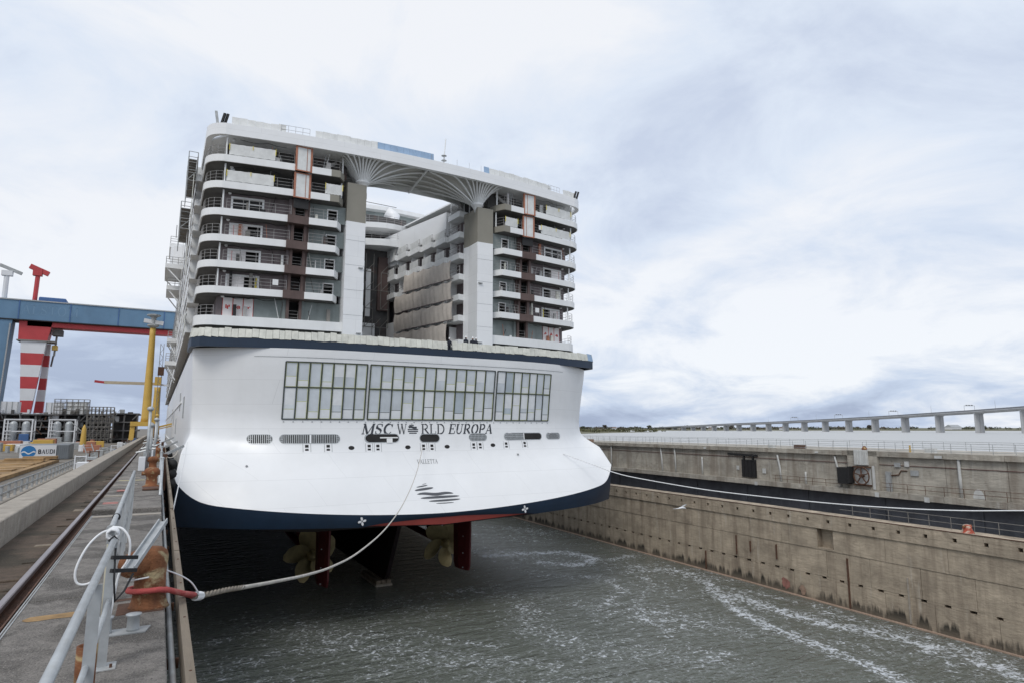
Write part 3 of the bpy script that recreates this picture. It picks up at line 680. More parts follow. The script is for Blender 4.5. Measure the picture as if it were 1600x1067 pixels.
kb = thing('keel_block','stained concrete and timber block under the ship skeg','keel block',(CX,80,-19.4))
MB().bbox(CX-1.3,CX+.8,77.6,84.5,-20.4,-18.95,.06).build('block_base', m_conc2, kb)
for i in range(3): MB().bbox(CX-1.2+i*.65,CX-.62+i*.65,77.8,84.3,-18.95,-18.5,.03).build('timber', m_wood, kb)
# ---- stern windows: three groups, two rows
def wpos(x, z, o=0.0): return (x, surf_y(x, z)-o, z)
def quad_on(b, x0, x1, z0, z1, o, t=0.05, lean=0.0):
    l0 = lean*(z0-.9); l1 = lean*(z1-.9)
    q_ = [wpos(x0+l0,z0,o),wpos(x1+l0,z0,o),wpos(x1+l1,z1,o),wpos(x0+l1,z1,o)]
    return b.slab(q_,(0,1,0),t)
groups = [(10.40,18.22,7),(18.55,32.95,12),(33.28,41.10,7)]
wz = (0.92,4.02,6.47)
pr_ = random.Random(11)
for gi,(x0,x1,n) in enumerate(groups):
    w = (x1-x0)/n
    b = MB()
    for r in range(2):
        for i in range(n+1):
            quad_on(b, x0+i*w-.055, x0+i*w+.055, wz[r], wz[r+1], .09, .10)
    b.build('window_mullions', m_mull, ship)
    for k,zz in enumerate(wz):
        b = MB()
        for i in range(n): quad_on(b, x0+i*w, x0+(i+1)*w, zz-.05, zz+.05, .095, .10)
        b.build('window_transom_bar', m_mull, ship)
    for r in range(2):
        for i in range(n):
            a0, a1, z0, z1 = x0+i*w+.055, x0+(i+1)*w-.055, wz[r]+.05, wz[r+1]-.05
            p = quad_on(MB(), a0, a1, z0, z1, .012, .03).build('window_pane', pr_.choice([m_glass,m_glass,m_glass2,m_glass3]), ship)
            tb = MB(); t = .045
            for e in ((a0,a0+t,z0,z1),(a1-t,a1,z0,z1),(a0,a1,z0,z0+t),(a0,a1,z1-t,z1)): quad_on(tb,*e,.02,.01)
            if pr_.random() < .85: tb.build('masking_tape', m_tape, p)
            c = pr_.random(); hgt = z1-z0
            if r == 0 or c < .55:
                top = z0+hgt*pr_.choice((.22,.25,.28,.3,.42,.55)); g = MB(); quad_on(g, a0+t, a1-t, z0+t, top, .024, .012); g.build('film_sheet', m_film, p)
                g = MB(); quad_on(g, a0+t, a1-t, top, top+.05, .026, .012); g.build('film_edge', m_mull if pr_.random() < .4 else m_tape, p)
            if c > .8:
                g = MB(); quad_on(g, a0+t, a1-t, lerp(z0,z1,.45), z1-t, .024, .012); g.build('film_sheet', m_film, p)
quad_on(MB(), 7.6, 43.3, 6.92, 6.96, .03, .05)
b = MB()
for i in range(40): xa = 7.6+i*.89; quad_on(b, xa, xa+.89, 6.90, 6.95, .03, .05)
b.build('seam_strip', m_galv2, ship)
b = MB()
for i in range(36): xa = 10.2+i*.87; quad_on(b, xa+.3, xa+.42, .62, .72, .04, .06)
b.build('lug_row', m_galv2, ship)
# ---- oval mooring ports: recess frame, dark back, grille bars
def oval(x0, x1, zc, hh, n=7):
    r = hh; pts = []
    for i in range(n+1): t = R(90+180*i/n); pts.append((x0+r+r*math.cos(t), zc+r*math.sin(t)))
    k = max(2,int((x1-x0)/.3))
    for i in range(1,k): pts.append((lerp(x0+r,x1-r,i/k),zc-r))
    for i in range(n+1): t = R(-90+180*i/n); pts.append((x1-r+r*math.cos(t), zc+r*math.sin(t)))
    for i in range(1,k): pts.append((lerp(x1-r,x0+r,i/k),zc+r))
    return pts
def on_ring(pts, o): return [wpos(x, z, o) for x, z in pts]
def port(x0, x1, zc, hh, grille, split=None, open_from=None):
    outer = oval(x0-.07,x1+.07,zc,hh+.07); inner = oval(x0,x1,zc,hh); n = len(inner)
    b = MB(); A = on_ring(outer,.03); B = on_ring(inner,.03); C = on_ring(inner,-.02)
    b.add(A+B,[(i,(i+1)%n,n+(i+1)%n,n+i) for i in range(n)]); b.add(on_ring(outer,-.02)+A,[(i,(i+1)%n,n+(i+1)%n,n+i) for i in range(n)])
    p = b.build('mooring_port', m_galv, ship, fix=True)
    g = MB(); nn = max(10,int((x1-x0)/.25)); xs_ = sorted([x0+hh*(1-math.cos(R(a_))) for a_ in (8,25,45,65,90)]+[x1-hh*(1-math.cos(R(a_))) for a_ in (8,25,45,65,90)]+[lerp(x0+hh,x1-hh,i/nn) for i in range(1,nn)])
    hz = lambda x: hh if x0+hh <= x <= x1-hh else math.sqrt(max(0,hh*hh-(hh-min(x-x0,x1-x))**2))
    g.grid([[wpos(x,zc-hz(x),.012) for x in xs_],[wpos(x,zc,.012) for x in xs_],[wpos(x,zc+hz(x),.012) for x in xs_]]); g.build('port_recess', m_dark, p)
    if grille:
        xe = x1 if open_from is None else open_from
        g = MB(); x = x0+.12
        while x < xe-.05:
            hx = hh if x0+hh < x < x1-hh else math.sqrt(max(.01,hh*hh-(min(x-x0,x1-x)-hh)**2))
            quad_on(g, x-.035, x+.035, zc-hx, zc+hx, .03, .02); x += .17
        quad_on(g, x0+.05, xe-.05, zc-.035, zc+.035, .036, .02); quad_on(g, x0+.15, xe-.1, zc+hh*.45, zc+hh*.6, .034, .02); quad_on(g, x0+.15, xe-.1, zc-hh*.6, zc-hh*.45, .034, .02)
        g.build('port_grille', m_galv, p)
    if split: g = MB(); quad_on(g, split-.06, split+.06, zc-hh, zc+hh, .04, .03); g.build('port_divider', m_white, p)
    return p
port(7.45,9.6,-1.0,.40,True); port(10.27,15.8,-1.0,.40,True,split=13.05)
p3_ = port(18.34,21.9,-.97,.40,False)
g = MB(); quad_on(g,19.9,21.8,-.98,-.86,.06,.05); quad_on(g,20.6,21.2,-1.45,-1.0,.09,.07); g.build('white_roller', m_white2, p3_)
port(24.25,26.45,-1.0,.40,False); port(30.03,32.15,-.93,.36,True); port(34.5,39.85,-.88,.36,True,split=37.2,open_from=37.2); port(40.7,43.1,-.88,.34,True)
for x in (12.7,14.7,18.75,19.65,24.6,25.55,30.5,31.3,34.65,37.2):
    zc = interp(x,[12,26,38],[-1.84,-1.95,-1.78])
    f = MB()
    for sx in (-.36,.36): quad_on(f,x+sx-.02,x+sx+.02,zc-.42,zc+.42,.02,.02)
    p = f.build('scupper', m_galv2, ship)
    g = MB(); quad_on(g,x-.16,x+.16,zc+.02,zc+.28,.02,.02); quad_on(g,x-.16,x+.16,zc-.28,zc-.1,.02,.02); g.build('scupper_opening', m_dark, p)
for x, z in ((16.95,-1.9),(22.85,-1.92),(27.3,-1.92),(32.9,-1.83)):
    f = MB(); ring = [(x+.30*math.cos(k/14*2*math.pi), z+.2*math.sin(k/14*2*math.pi)) for k in range(14)]
    f.add(on_ring(ring,.02),[tuple(range(14))]); f.build('fairlead_hole', m_dark, ship, fix=True)
for x, z in ((7.35,-3.45),(35.9,-2.9)):
    MB().tube([wpos(x,z,.15),wpos(x,z,-.1)],.11,8).build('pad_eye', m_galv2, ship)
# ---- lettering drawn as strokes with thick and thin lines
def arc(cx_,cy_,rx,ry,a0,a1,n=10): return [(cx_+rx*math.cos(R(lerp(a0,a1,i/n))), cy_+ry*math.sin(R(lerp(a0,a1,i/n)))) for i in range(n+1)]
TK, TN = .17, .065
G = {'M':(1.08,[([(.12,0),(.12,1)],TN),([(.12,1),(.52,.02)],TK),([(.52,.02),(.93,1)],TN),([(.93,0),(.93,1)],TK),([(0,.03),(.26,.03)],TN),([(.78,.03),(1.08,.03)],TN),([(0,.97),(.2,.97)],TN),([(.85,.97),(1.08,.97)],TN)]),
 'S':(.66,[(arc(.33,.74,.26,.23,30,180)+arc(.33,.5,.26,.01,180,180,1),TN),([(.09,.76),(.16,.60),(.46,.43),(.56,.27)],TK),(arc(.32,.27,.25,.25,0,-150),TN),([(.57,.98),(.57,.72)],TN),([(.08,.02),(.08,.3)],TN)]),
 'C':(.80,[(arc(.46,.5,.36,.48,40,90),TN),(arc(.46,.5,.36,.48,90,270),TK),(arc(.46,.5,.36,.48,270,325),TN),([(.76,.98),(.76,.68)],TN)]),
 'W':(1.25,[([(.08,1),(.36,0)],TK),([(.36,0),(.62,.95)],TN),([(.58,1),(.86,0)],TK),([(.86,0),(1.15,1)],TN),([(0,.97),(.24,.97)],TN),([(.46,.97),(.72,.97)],TN),([(1.03,.97),(1.25,.97)],TN)]),
 'R':(.86,[([(.16,0),(.16,1)],TK),([(0,.97),(.45,.97)],TN),(arc(.42,.74,.26,.23,90,-90),TK*.8),([(.16,.5),(.45,.5)],TN),([(.4,.5),(.82,.02)],TK),([(0,.03),(.34,.03)],TN)]),
 'L':(.72,[([(.16,0),(.16,1)],TK),([(0,.97),(.34,.97)],TN),([(0,.03),(.66,.03)],TN),([(.66,.0),(.7,.3)],TN)]),
 'D':(.90,[([(.16,0),(.16,1)],TK),([(0,.97),(.42,.97)],TN),([(0,.03),(.42,.03)],TN),(arc(.40,.5,.42,.47,90,-90,14),TK*.9)]),
 'E':(.74,[([(.16,0),(.16,1)],TK),([(0,.97),(.68,.97)],TN),([(0,.03),(.7,.03)],TN),([(.16,.52),(.5,.52)],TN),([(.68,.97),(.68,.74)],TN),([(.7,.03),(.74,.3)],TN),([(.5,.4),(.5,.64)],TN)]),
 'U':(.88,[([(.16,.97),(.16,.35)],TK),(arc(.43,.32,.27,.29,180,360,10),TN*1.6),([(.7,.32),(.7,.97)],TN),([(0,.97),(.34,.97)],TN),([(.56,.97),(.86,.97)],TN)]),
 'O':(.90,[(arc(.45,.5,.36,.47,65,-65,10),TK),(arc(.45,.5,.36,.47,115,245,10),TK),(arc(.45,.5,.36,.47,65,115,5),TN),(arc(.45,.5,.36,.47,245,295,5),TN)]),
 'P':(.76,[([(.16,0),(.16,1)],TK),([(0,.97),(.42,.97)],TN),(arc(.40,.72,.28,.25,90,-90),TK*.85),([(.16,.47),(.42,.47)],TN),([(0,.03),(.36,.03)],TN)]),
 'A':(.92,[([(.1,0),(.46,1)],TN),([(.44,1),(.80,0)],TK),([(.22,.34),(.68,.34)],TN),([(0,.03),(.24,.03)],TN),([(.64,.03),(.92,.03)],TN)]),
 'V':(.86,[([(.1,1),(.44,0)],TK),([(.44,0),(.76,1)],TN),([(0,.97),(.26,.97)],TN),([(.62,.97),(.86,.97)],TN)]),
 'T':(.78,[([(.39,0),(.39,1)],TK),([(.04,.97),(.74,.97)],TN),([(.05,.97),(.05,.74)],TN),([(.73,.97),(.73,.74)],TN),([(.24,.03),(.54,.03)],TN)]),
 'B':(.8,[([(.14,0),(.14,1)],.2),(arc(.40,.74,.24,.2,90,-90),.19),(arc(.42,.27,.27,.22,90,-90),.19),([(.14,.94),(.4,.94)],.16),([(.14,.5),(.42,.5)],.16),([(.14,.06),(.42,.06)],.16)]),
 'I':(.34,[([(.17,0),(.17,1)],.2)])}
def stroke(pts, w, place):
    vs, fs = [], []
    for i,(x,y) in enumerate(pts):
        a = pts[max(i-1,0)]; c = pts[min(i+1,len(pts)-1)]; dx, dy = c[0]-a[0], c[1]-a[1]; l = math.hypot(dx,dy) or 1
        nx, ny = -dy/l*w/2, dx/l*w/2
        vs += [place(x+nx,y+ny), place(x-nx,y-ny)]
    for i in range(len(pts)-1): fs.append((2*i,2*i+1,2*i+3,2*i+2))
    return vs, fs
def letters(text, x0, x1, z0, h, shear, bold, m, parent, name='letter', onto=None, tall=1.0):
    tot = sum(G[c][0] for c in text)+.1*(len(text)-1); k = (x1-x0)/tot; x = x0
    for c in text:
        b = MB()
        for pts, w in G[c][1]:
            fine = []
            for i in range(len(pts)-1): fine += [pts[i], ((pts[i][0]+pts[i+1][0])/2,(pts[i][1]+pts[i+1][1])/2)]
            fine.append(pts[-1])
            pl = lambda gx, gy, x=x: (onto or (lambda a,c2: wpos(a,c2,.022)))(x+gx*k+shear*(gy-.5)*h, z0+gy*h)
            b.add(*stroke(fine, w*bold, pl))
        b.build(name, m, parent, fix=True); x += (G[c][0]+.1)*k
letters('MSC',18.1,21.2,-.56,1.06,.22,1.12,m_ink,ship)
letters('W',21.75,22.8,-.56,1.06,0,.85,m_ink,ship)
letters('RLD',24.42,27.1,-.56,1.06,0,.85,m_ink,ship)
letters('EUROPA',27.65,33.0,-.56,1.06,.22,1.12,m_ink,ship)
letters('VALLETTA',23.68,25.98,-3.62,.44,0,.7,m_grey,ship)
# striped globe in place of the O
for i,(zc,hw,cx_,t) in enumerate(((.50,.10,23.35,.05),(.36,.26,23.33,.09),(.14,.45,23.45,.22),(-.09,.58,23.48,.11),(-.28,.56,23.48,.11),(-.47,.42,23.48,.10))):
    b = MB(); n_ = 10
    pts = [(cx_-hw+2*hw*j/n_, zc+(.05*math.sin(j/n_*math.pi*2) if i == 2 else 0)) for j in range(n_+1)]
    b.add(*stroke(pts,t,lambda a,c2: wpos(a,c2,.022))); b.build('globe_stripe', m_ink, ship, fix=True)
# big striped emblem on the stern flare
for (a,b_,t,bulge) in (((23.73,-5.62),(24.23,-5.54),.04,0),((23.08,-5.85),(24.31,-5.71),.10,0),((22.84,-6.14),(24.87,-5.97),.19,0),((23.02,-6.5),(26.94,-6.58),.24,.10),((23.32,-6.88),(27.54,-6.86),.20,0),((24.12,-7.2),(27.58,-7.16),.16,-.04),((24.85,-7.44),(26.8,-7.44),.07,-.02)):
    m_ = 14; vs_, fs_ = [], []
    for j in range(m_+1):
        f = j/m_; x = lerp(a[0],b_[0],f); z = lerp(a[1],b_[1],f)+bulge*math.sin(f*math.pi*(3 if bulge == .10 else 1))*.5
        e = t/2*min(1,1.6*math.sqrt(max(0,f*(1-f)))+.15)
        e *= 1.2; vs_ += [wpos(x,z-e,.025), wpos(x,z+e,.025)]
    for j in range(m_): fs_.append((2*j,2*j+2,2*j+3,2*j+1))
    MB().add(vs_,fs_).build('emblem_stripe', m_grey, ship, fix=True)
# white propeller warning marks on the navy
for x, z in ((17.2,-8.6),(34.9,-8.55)):
    b = MB(); u = (x-CX)/HB; y0 = lip_y(u)-.06
    for k in range(4):
        a0 = k*math.pi/2; pts = [(0.03,0),(.16,.14),(.36,.16),(.40,.02),(.28,-.06),(.12,-.07)]
        b.add([(x+p*math.cos(a0)-q_*math.sin(a0), y0, z+p*math.sin(a0)+q_*math.cos(a0)) for p,q_ in pts],[tuple(range(6))])
    b.build('propeller_mark', m_crwhite, ship, fix=True)
# ---- aft deck edge: navy band and cover sheets over the bulwark rail
def edge(u, yo=0.0):
    a = abs(u); return Vector((CX+(HB+.25)*u, 63.0+2.6*a**3+yo, 0))
def edge_path(n=90):
    p = [edge(-.97+1.94*i/n) for i in range(n+1)]
    l = [Vector((CX-HB-.32,y,0)) for y in (72,70,68.4,67.2)]+[Vector((CX-HB-.2,66.3,0))]; r = [Vector((2*CX-v.x,v.y,0)) for v in reversed(l)]
    return l+p+r
ep = edge_path()
def band(path, z0, z1, t, name, m, lo=0.0, inw=None):
    rows_ = [[(p.x,p.y+lo,z0) for p in path],[(p.x,p.y,z1) for p in path]]
    cx_ = Vector((CX,75,0)); ins = [p+(cx_-p).normalized()*t for p in path]
    b = MB(); b.grid(rows_); b.grid([[(p.x,p.y,z1) for p in path],[(p.x,p.y,z1) for p in ins]]); b.grid([[(p.x,p.y,z1) for p in ins],[(p.x,p.y,z0) for p in ins]]); b.grid([[(p.x,p.y,z0) for p in ins],[(p.x,p.y+lo,z0) for p in path]])
    return b.build(name, m, ship, fix=True)
band(ep,7.72,8.62,.5,'navy_deck_band',m_navy)
dk = [(p.x,p.y+.3) for p in ep]; MB().prism([(CX-HB,75)]+dk[4:-4]+[(CX+HB,75)],8.2,8.4).build('aft_deck', m_greeng, ship)
acc = [0.0]
for a, c in zip(ep[:-1],ep[1:]): acc.append(acc[-1]+(c-a).length)
def on_path(s):
    for i in range(len(acc)-1):
        if s <= acc[i+1]: t = (s-acc[i])/(acc[i+1]-acc[i]); return ep[i].lerp(ep[i+1],t)
    return ep[-1]
s = 3.0; k = 0
while s < acc[-1]-3.0:
    w = .62 if k % 9 else .50; a, c = on_path(s+.012), on_path(s+w-.012)
    xm = (a.x+c.x)/2
    if not (27.1 < xm < 27.9):
        nrm = (c-a).cross(Vector((0,0,1))).normalized(); j = [rnd.uniform(-.03,.05) for _ in range(4)]
        zt = 9.5+rnd.uniform(-.06,.06); o_ = nrm*.06
        q_ = [a+o_*1+Vector((0,0,8.66+rnd.uniform(-.1,.02))), c+o_+Vector((0,0,8.66+rnd.uniform(-.1,.02))), c-nrm*(.12+j[2])+Vector((0,0,zt)), a-nrm*(.12+j[3])+Vector((0,0,zt+rnd.uniform(-.04,.04)))]
        MB().slab(q_,-nrm,.12).build('rail_cover_sheet', m_blueb if xm > CX+HB-1.2 and xm < CX+HB-.4 else m_cover, ship)
    s += w; k += 1
# ================================================================ stern towers
def face_y(d, z): return 65.3+2.3*(d/HB)**2+1.8*(30.4-z)/20
SL = [30.45,27.5,24.75,21.95,19.25,16.6,13.95,10.85]       # centre heights of the white slab edges
def fpts(d0, d1, z, n=8, o=0.0): return [(lerp(d0,d1,i/n), face_y(lerp(d0,d1,i/n),z)+o) for i in range(n+1)]
def railing(path, z, h=1.05, rails=(1,.66,.33), step=1.3, r=.02, mt=None, skip=None):
    b = MB()
    for f in rails: b.tube([(x,y,z+h*f) for x,y in path],r,4)
    d = 0
    for (x0,y0),(x1,y1) in zip(path[:-1],path[1:]):
        l = math.hypot(x1-x0,y1-y0); n = max(1,round(l/step))
        for i in range(n): b.tube([(lerp(x0,x1,i/n),lerp(y0,y1,i/n),z),(lerp(x0,x1,i/n),lerp(y0,y1,i/n),z+h)],r,4)
    b.tube([(path[-1][0],path[-1][1],z),(path[-1][0],path[-1][1],z+h)],r,4)
    return b.build('balcony_railing', mt or m_rail, ship)
m_pinkw = mat('pale_pink_panel',(0.80,0.77,0.76),0.6,0.08,0.8)
m_soff = mat('dark_soffit',(0.10,0.098,0.095),0.85,0.3,0.6)  # dark grey sheet on the underside of each white slab
for m in (-1, 1):
    MX = lambda pts: [(CX+m*d, y) for d, y in pts]
    tr = random.Random(5 if m < 0 else 9)
    for k, zc in enumerate(SL):
        hh = .50 if k in (0,7) else .37
        yc = face_y(21.2,zc)+2.2
        arcp = [(21.2+2.2*math.sin(R(t)), yc-2.2*math.cos(R(t))) for t in (0,15,30,45,60,75,90)]
        if k > 0:
            op_ = fpts(14.9 if k < 7 else 9.0,21.2,zc)+arcp[1:]+[(23.4,yc+5),(14.9 if k < 7 else 9.0,yc+5)]
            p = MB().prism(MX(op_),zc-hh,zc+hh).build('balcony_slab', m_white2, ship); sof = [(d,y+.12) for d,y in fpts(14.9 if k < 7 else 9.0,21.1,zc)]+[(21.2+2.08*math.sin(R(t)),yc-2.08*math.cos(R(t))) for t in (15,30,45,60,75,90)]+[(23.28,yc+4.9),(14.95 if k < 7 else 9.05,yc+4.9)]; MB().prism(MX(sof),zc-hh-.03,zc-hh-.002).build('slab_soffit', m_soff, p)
            if k < 7:
                ip = [(9.6,face_y(9.6,zc)+1.2)]+fpts(10.3,13.2,zc,4)+[(13.2,yc+2),(9.2,yc+2)]
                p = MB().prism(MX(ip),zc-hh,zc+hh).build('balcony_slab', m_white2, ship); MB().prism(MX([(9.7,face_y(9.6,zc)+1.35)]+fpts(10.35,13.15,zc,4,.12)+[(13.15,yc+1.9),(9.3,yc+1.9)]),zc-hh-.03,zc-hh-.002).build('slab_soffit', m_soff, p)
                if k <= 2:   # ends still in khaki primer
                    kp = [(9.55,face_y(9.6,zc)+1.18),(10.25,face_y(10.3,zc)-.02),(11.2,face_y(11.2,zc)-.02),(11.2,yc),(9.15,yc)]
                    MB().prism(MX(kp),zc-hh-.01,zc+hh+.01).build('unpainted_slab_end', m_khaki, ship)
        # side slab running forward along the ship
        if k > 0: MB().box(CX+m*23.4-.55,CX+m*23.4+.55 if m > 0 else CX+m*23.4+.6,yc+5,318,zc-hh,zc+hh).build('side_balcony_slab', m_white2, ship)
    # back walls, decks 1..7 (deck k lies between slab k-1 above and slab k below)
    for k in range(1,8):
        zt, zb = SL[k-1]-(.50 if k == 1 else .43), SL[k]+(.50 if k == 7 else .43); zc = SL[k]
        yb = 2.5 if k < 3 else 1.15
        mo = m_greeng if k == 7 else (m_plum if k > 2 else m_dgrey); mi = m_greeng if k > 2 else m_dgrey
        def panel(d0, d1, za, zb2, mt, name, o=0.0, t=.12, par=ship):
            y0, y1 = face_y(d0,zc)+yb-o, face_y(d1,zc)+yb-o
            q_ = [(CX+m*d0,y0,za),(CX+m*d1,y1,za),(CX+m*d1,y1,zb2),(CX+m*d0,y0,zb2)]
            return MB().slab(q_,(0,1,0),t).build(name, mt, par, fix=True)
        # outer bay
        if k <= 2:
            panel(14.9,21.4,zb,zt,mo,'cabin_wall'); 
        elif k == 7:
            panel(14.9,17.9,zb,zt,mo,'cabin_wall')
            for i in range(3):
                p = panel(17.95+i*.98,18.90+i*.98,zb,zt-.1,m_pinkw,'white_panel',.03)
                for e in (0,.94): panel(17.95+i*.98+e-.02,17.95+i*.98+e+.02,zb,zt-.1,m_redline,'red_edge',.05,.02,p)
                for q_ in range(3): panel(18.2+i*.98+q_*.15,18.32+i*.98+q_*.15,zb+.95+tr.uniform(-.1,.2),zb+1.15+tr.uniform(-.05,.2),m_redline,'red_scribble',.05,.02,p)
            panel(20.9,21.4,zb,zt,m_plum,'cabin_wall')
        else:
            panel(14.9,17.55,zb,zt,mo,'cabin_wall'); panel(20.75,21.4,zb,zt,mo,'cabin_wall'); panel(17.55,20.75,zt-.35,zt,mo,'cabin_wall')
            # balcony door: white frame, closed leaf, dark opening
            p = panel(17.55,17.75,zb,zt-.3,m_white2,'door_frame',.06); panel(20.55,20.75,zb,zt-.3,m_white2,'door_jamb',.06,.12,p); panel(17.75,20.55,zt-.5,zt-.3,m_white2,'door_head',.06,.12,p)
            if k == 3:
                panel(17.75,20.55,zb,zt-.5,m_black,'glazing',-.1,.05,p); panel(18.95,19.05,zb,zt-.5,m_white2,'door_stile',.02,.08,p); panel(17.75,20.55,zb+.9,zb+.98,m_white2,'door_rail',.02,.06,p)
            else:
                panel(17.75,19.0,zb,zt-.5,m_dark,'dark_opening',-.9,.05,p); panel(19.0,20.55,zb,zt-.5,m_pinkw,'door_leaf',.0,.06,p)
                panel(17.75,19.0,zb+.85,zb+.92,m_rail,'door_bar',.02,.03,p); panel(17.75,19.0,zb+.45,zb+.5,m_rail,'door_bar',.02,.03,p)
                if k == 6: panel(17.75,17.95,zb,zt-.5,m_yell,'yellow_strip',.01,.05,p)
                panel(20.3,20.34,zb,zt-.5,m_redline,'red_line',.02,.02,p)
        # inner bay
        panel(9.0,13.4,zt-.42,zt,mi,'cabin_wall')
        if k in (3,4,5,6):
            a0, a1 = (10.0,11.15) if m < 0 else (10.6,11.75)
            panel(9.0,a0,zb,zt-.42,mi,'cabin_wall'); panel(a1,13.4,zb,zt-.42,mi,'cabin_wall')
            p = panel(a0,a0+.12,zb,zt-.42,m_white2,'door_frame',.06); panel(a1-.12,a1,zb,zt-.42,m_white2,'door_jamb',.06,.12,p); panel(a0,a1,zt-.54,zt-.42,m_white2,'door_head',.07,.12,p)
            panel(a0+.12,a1-.12,zb,zt-.54,m_dark,'dark_opening',-.9,.05,p)
            for h_ in (.5,1.0): panel(a0+.12,a1-.12,zb+h_,zb+h_+.06,m_rail,'door_bar',.02,.03,p)
        else: panel(9.0,13.4,zb,zt-.42,mi,'cabin_wall')
        # side wall round the corner, and the dark bracket
        MB().box(min(CX+m*21.3,CX+m*21.4),max(CX+m*21.3,CX+m*21.4),face_y(21.4,zc)+yb+.2,face_y(21.4,zc)+yb+9,zb,zt).build('side_cabin_wall', m_plum if k > 2 else m_dgrey, ship)
        # white posts at corner and inner end
        for d in (21.55,9.75):
            if k == 7 : continue
            y0 = face_y(d,zc)+(.25 if d > 20 else 1.25); MB().tube([(CX+m*d,y0,zb),(CX+m*d,y0,zt)],.09,6).build('balcony_post', m_white2, ship)
        # railings
        arcp = [(21.2+2.0*math.sin(R(t)), face_y(21.2,zc)+2.2-2.0*math.cos(R(t))) for t in (15,35,55,75,90)]
        railing(MX(arcp+[(23.2,face_y(21.2,zc)+6)]),zb,step=.9)
        if k < 7:
            railing(MX(fpts(15.0,21.2,zc,4,.2)),zb,step=1.4); railing(MX(fpts(10.3,13.1,zc,2,.2)),zb,step=1.3)
            railing(MX([(9.7,face_y(9.7,zc)+1.3),(10.3,face_y(10.3,zc)+.2)]),zb)
        # sheeted railings with yellow tape
        spans = {1:[(16.9,21.3)],2:[(16.9,21.4),(9.9,11.7)] if m < 0 else [(16.2,21.3),(10.5,12.4)]}.get(k,[])
        for d0, d1 in spans:
            b = MB(); n_ = 14
            fr = [[(CX+m*lerp(d0,d1,i/n_), face_y(lerp(d0,d1,i/n_),zc)+.10+.05*math.sin(i*2.3+j*1.7), zb+.02+1.15*j/4) for i in range(n_+1)] for j in range(5)]
            b.grid(fr); p = b.build('rail_sheet', m_sheet, ship, True)
            for f in ((0,.5,1) if d1-d0 > 3 else (0,1)):
                d = lerp(d0,d1,f); MB().box(CX+m*d-.03,CX+m*d+.03,face_y(d,zc)+.0,face_y(d,zc)+.03,zb+(.75 if f == .5 else .5),zb+1.2).build('tape', m_yell, p)
        if k == 6 or (k == 2 and m > 0):
            d = 16.1; MB().box(CX+m*d-.28,CX+m*d+.28,face_y(d,zc)+.05,face_y(d,zc)+.09,zb+.45,zb+1.05).build('white_notice', m_white2, ship)
        # fitting-out materials left on the balconies
        for q_ in range(9 if k < 3 else 7):
            bay = (15.3,21.0) if q_ % 3 else (10.4,12.9); d = tr.uniform(*bay); y0 = face_y(d,zc)+tr.uniform(.35,.9); w_ = tr.uniform(.06,.5); h_ = tr.uniform(.3,1.7)
            mt_ = tr.choice([m_galv2,m_rail,m_scaf,m_sheet,m_dgrey,m_oran,m_cover,m_black])
            if q_ % 2: MB().box(CX+m*d-w_/2,CX+m*d+w_/2,y0,y0+.25,zb,zb+min(h_,zt-zb-.1)).build('fitting_out_material', mt_, ship)
            else: MB().bar((CX+m*d,y0,zb),(CX+m*d+tr.uniform(-.5,.5),y0+.1,zb+min(zt-zb,h_+.6)),.05,.05).build('temporary_prop', mt_, ship)
        b = MB(); d0 = tr.uniform(15.2,17); cab = [(CX+m*(d0+i*.9),face_y(d0+i*.9,zc)+.3,zt-.12-.25*abs(math.sin(i*1.1+k))) for i in range(6)]
        b.tube(cab,.03,4); b.build('hanging_cable', m_black, ship)
        # ceiling lamp bowls
        MB().lathe((CX+m*20.9,face_y(21,zc)+1.0,zt-.16),[(.05,0),(.16,.06),(.18,.16)],8).build('ceiling_lamp', m_white2, ship)
    # stair shaft between the bays
    for k in range(3,8):
        zt, zb, zc = SL[k-1]-.43, SL[k]+.43, SL[k]
        y0 = face_y(14,zc)
        for d in (13.42,14.72): MB().box(CX+m*d-.14,CX+m*d+.14,y0+.35,y0+.75,zb-.9 if k < 7 else zb,zt+.02).build('shaft_pillar', m_brown, ship)
        MB().box(min(CX+m*13.4,CX+m*14.8),max(CX+m*13.4,CX+m*14.8),y0+2.0,y0+2.1,zb-.9,zt).build('shaft_back', m_dark if k != 6 else m_dgrey, ship)
        if k < 7: MB().box(min(CX+m*12.95,CX+m*15.35),max(CX+m*12.95,CX+m*15.35),y0+.02,y0+1.9,zc-.44,zc+.44).build('shaft_landing', m_brown, ship)
        railing(MX([(13.6,y0+.6),(14.55,y0+.6)]),zb)
        MB().box(min(CX+m*13.0,CX+m*13.3),max(CX+m*13.0,CX+m*13.3),y0+.7,y0+1.3,zb,zt).build('shaft_wing', m_brown if k < 7 else m_greeng, ship)
        MB().box(min(CX+m*14.85,CX+m*15.15),max(CX+m*14.85,CX+m*15.15),y0+.7,y0+1.3,zb,zt).build('shaft_wing', m_plum if k < 7 else m_greeng, ship)
    for z0, z1 in ((24.25,27.05),(27.15,29.9)):
        y0 = face_y(14,(z0+z1)/2)+.1
        p = MB().box(min(CX+m*13.3,CX+m*14.85),max(CX+m*13.3,CX+m*14.85),y0,y0+.1,z0,z1).build('shaft_panel', m_sheet, ship)
        b = MB()
        for d in (13.3,14.85): b.box(CX+m*d-.1,CX+m*d+.1,y0-.04,y0+.14,z0,z1)
        b.box(CX+m*14.075-.68,CX+m*14.075+.68,y0-.03,y0+.13,z0,z0+.12); b.box(CX+m*14.075-.68,CX+m*14.075+.68,y0-.03,y0+.13,z1-.12,z1); b.build('panel_frame', m_oran, p)
        MB().box(CX+m*13.75-.03,CX+m*13.75+.03,y0-.02,y0,z0+.1,z1-.1).build('panel_seam', m_oran, p)
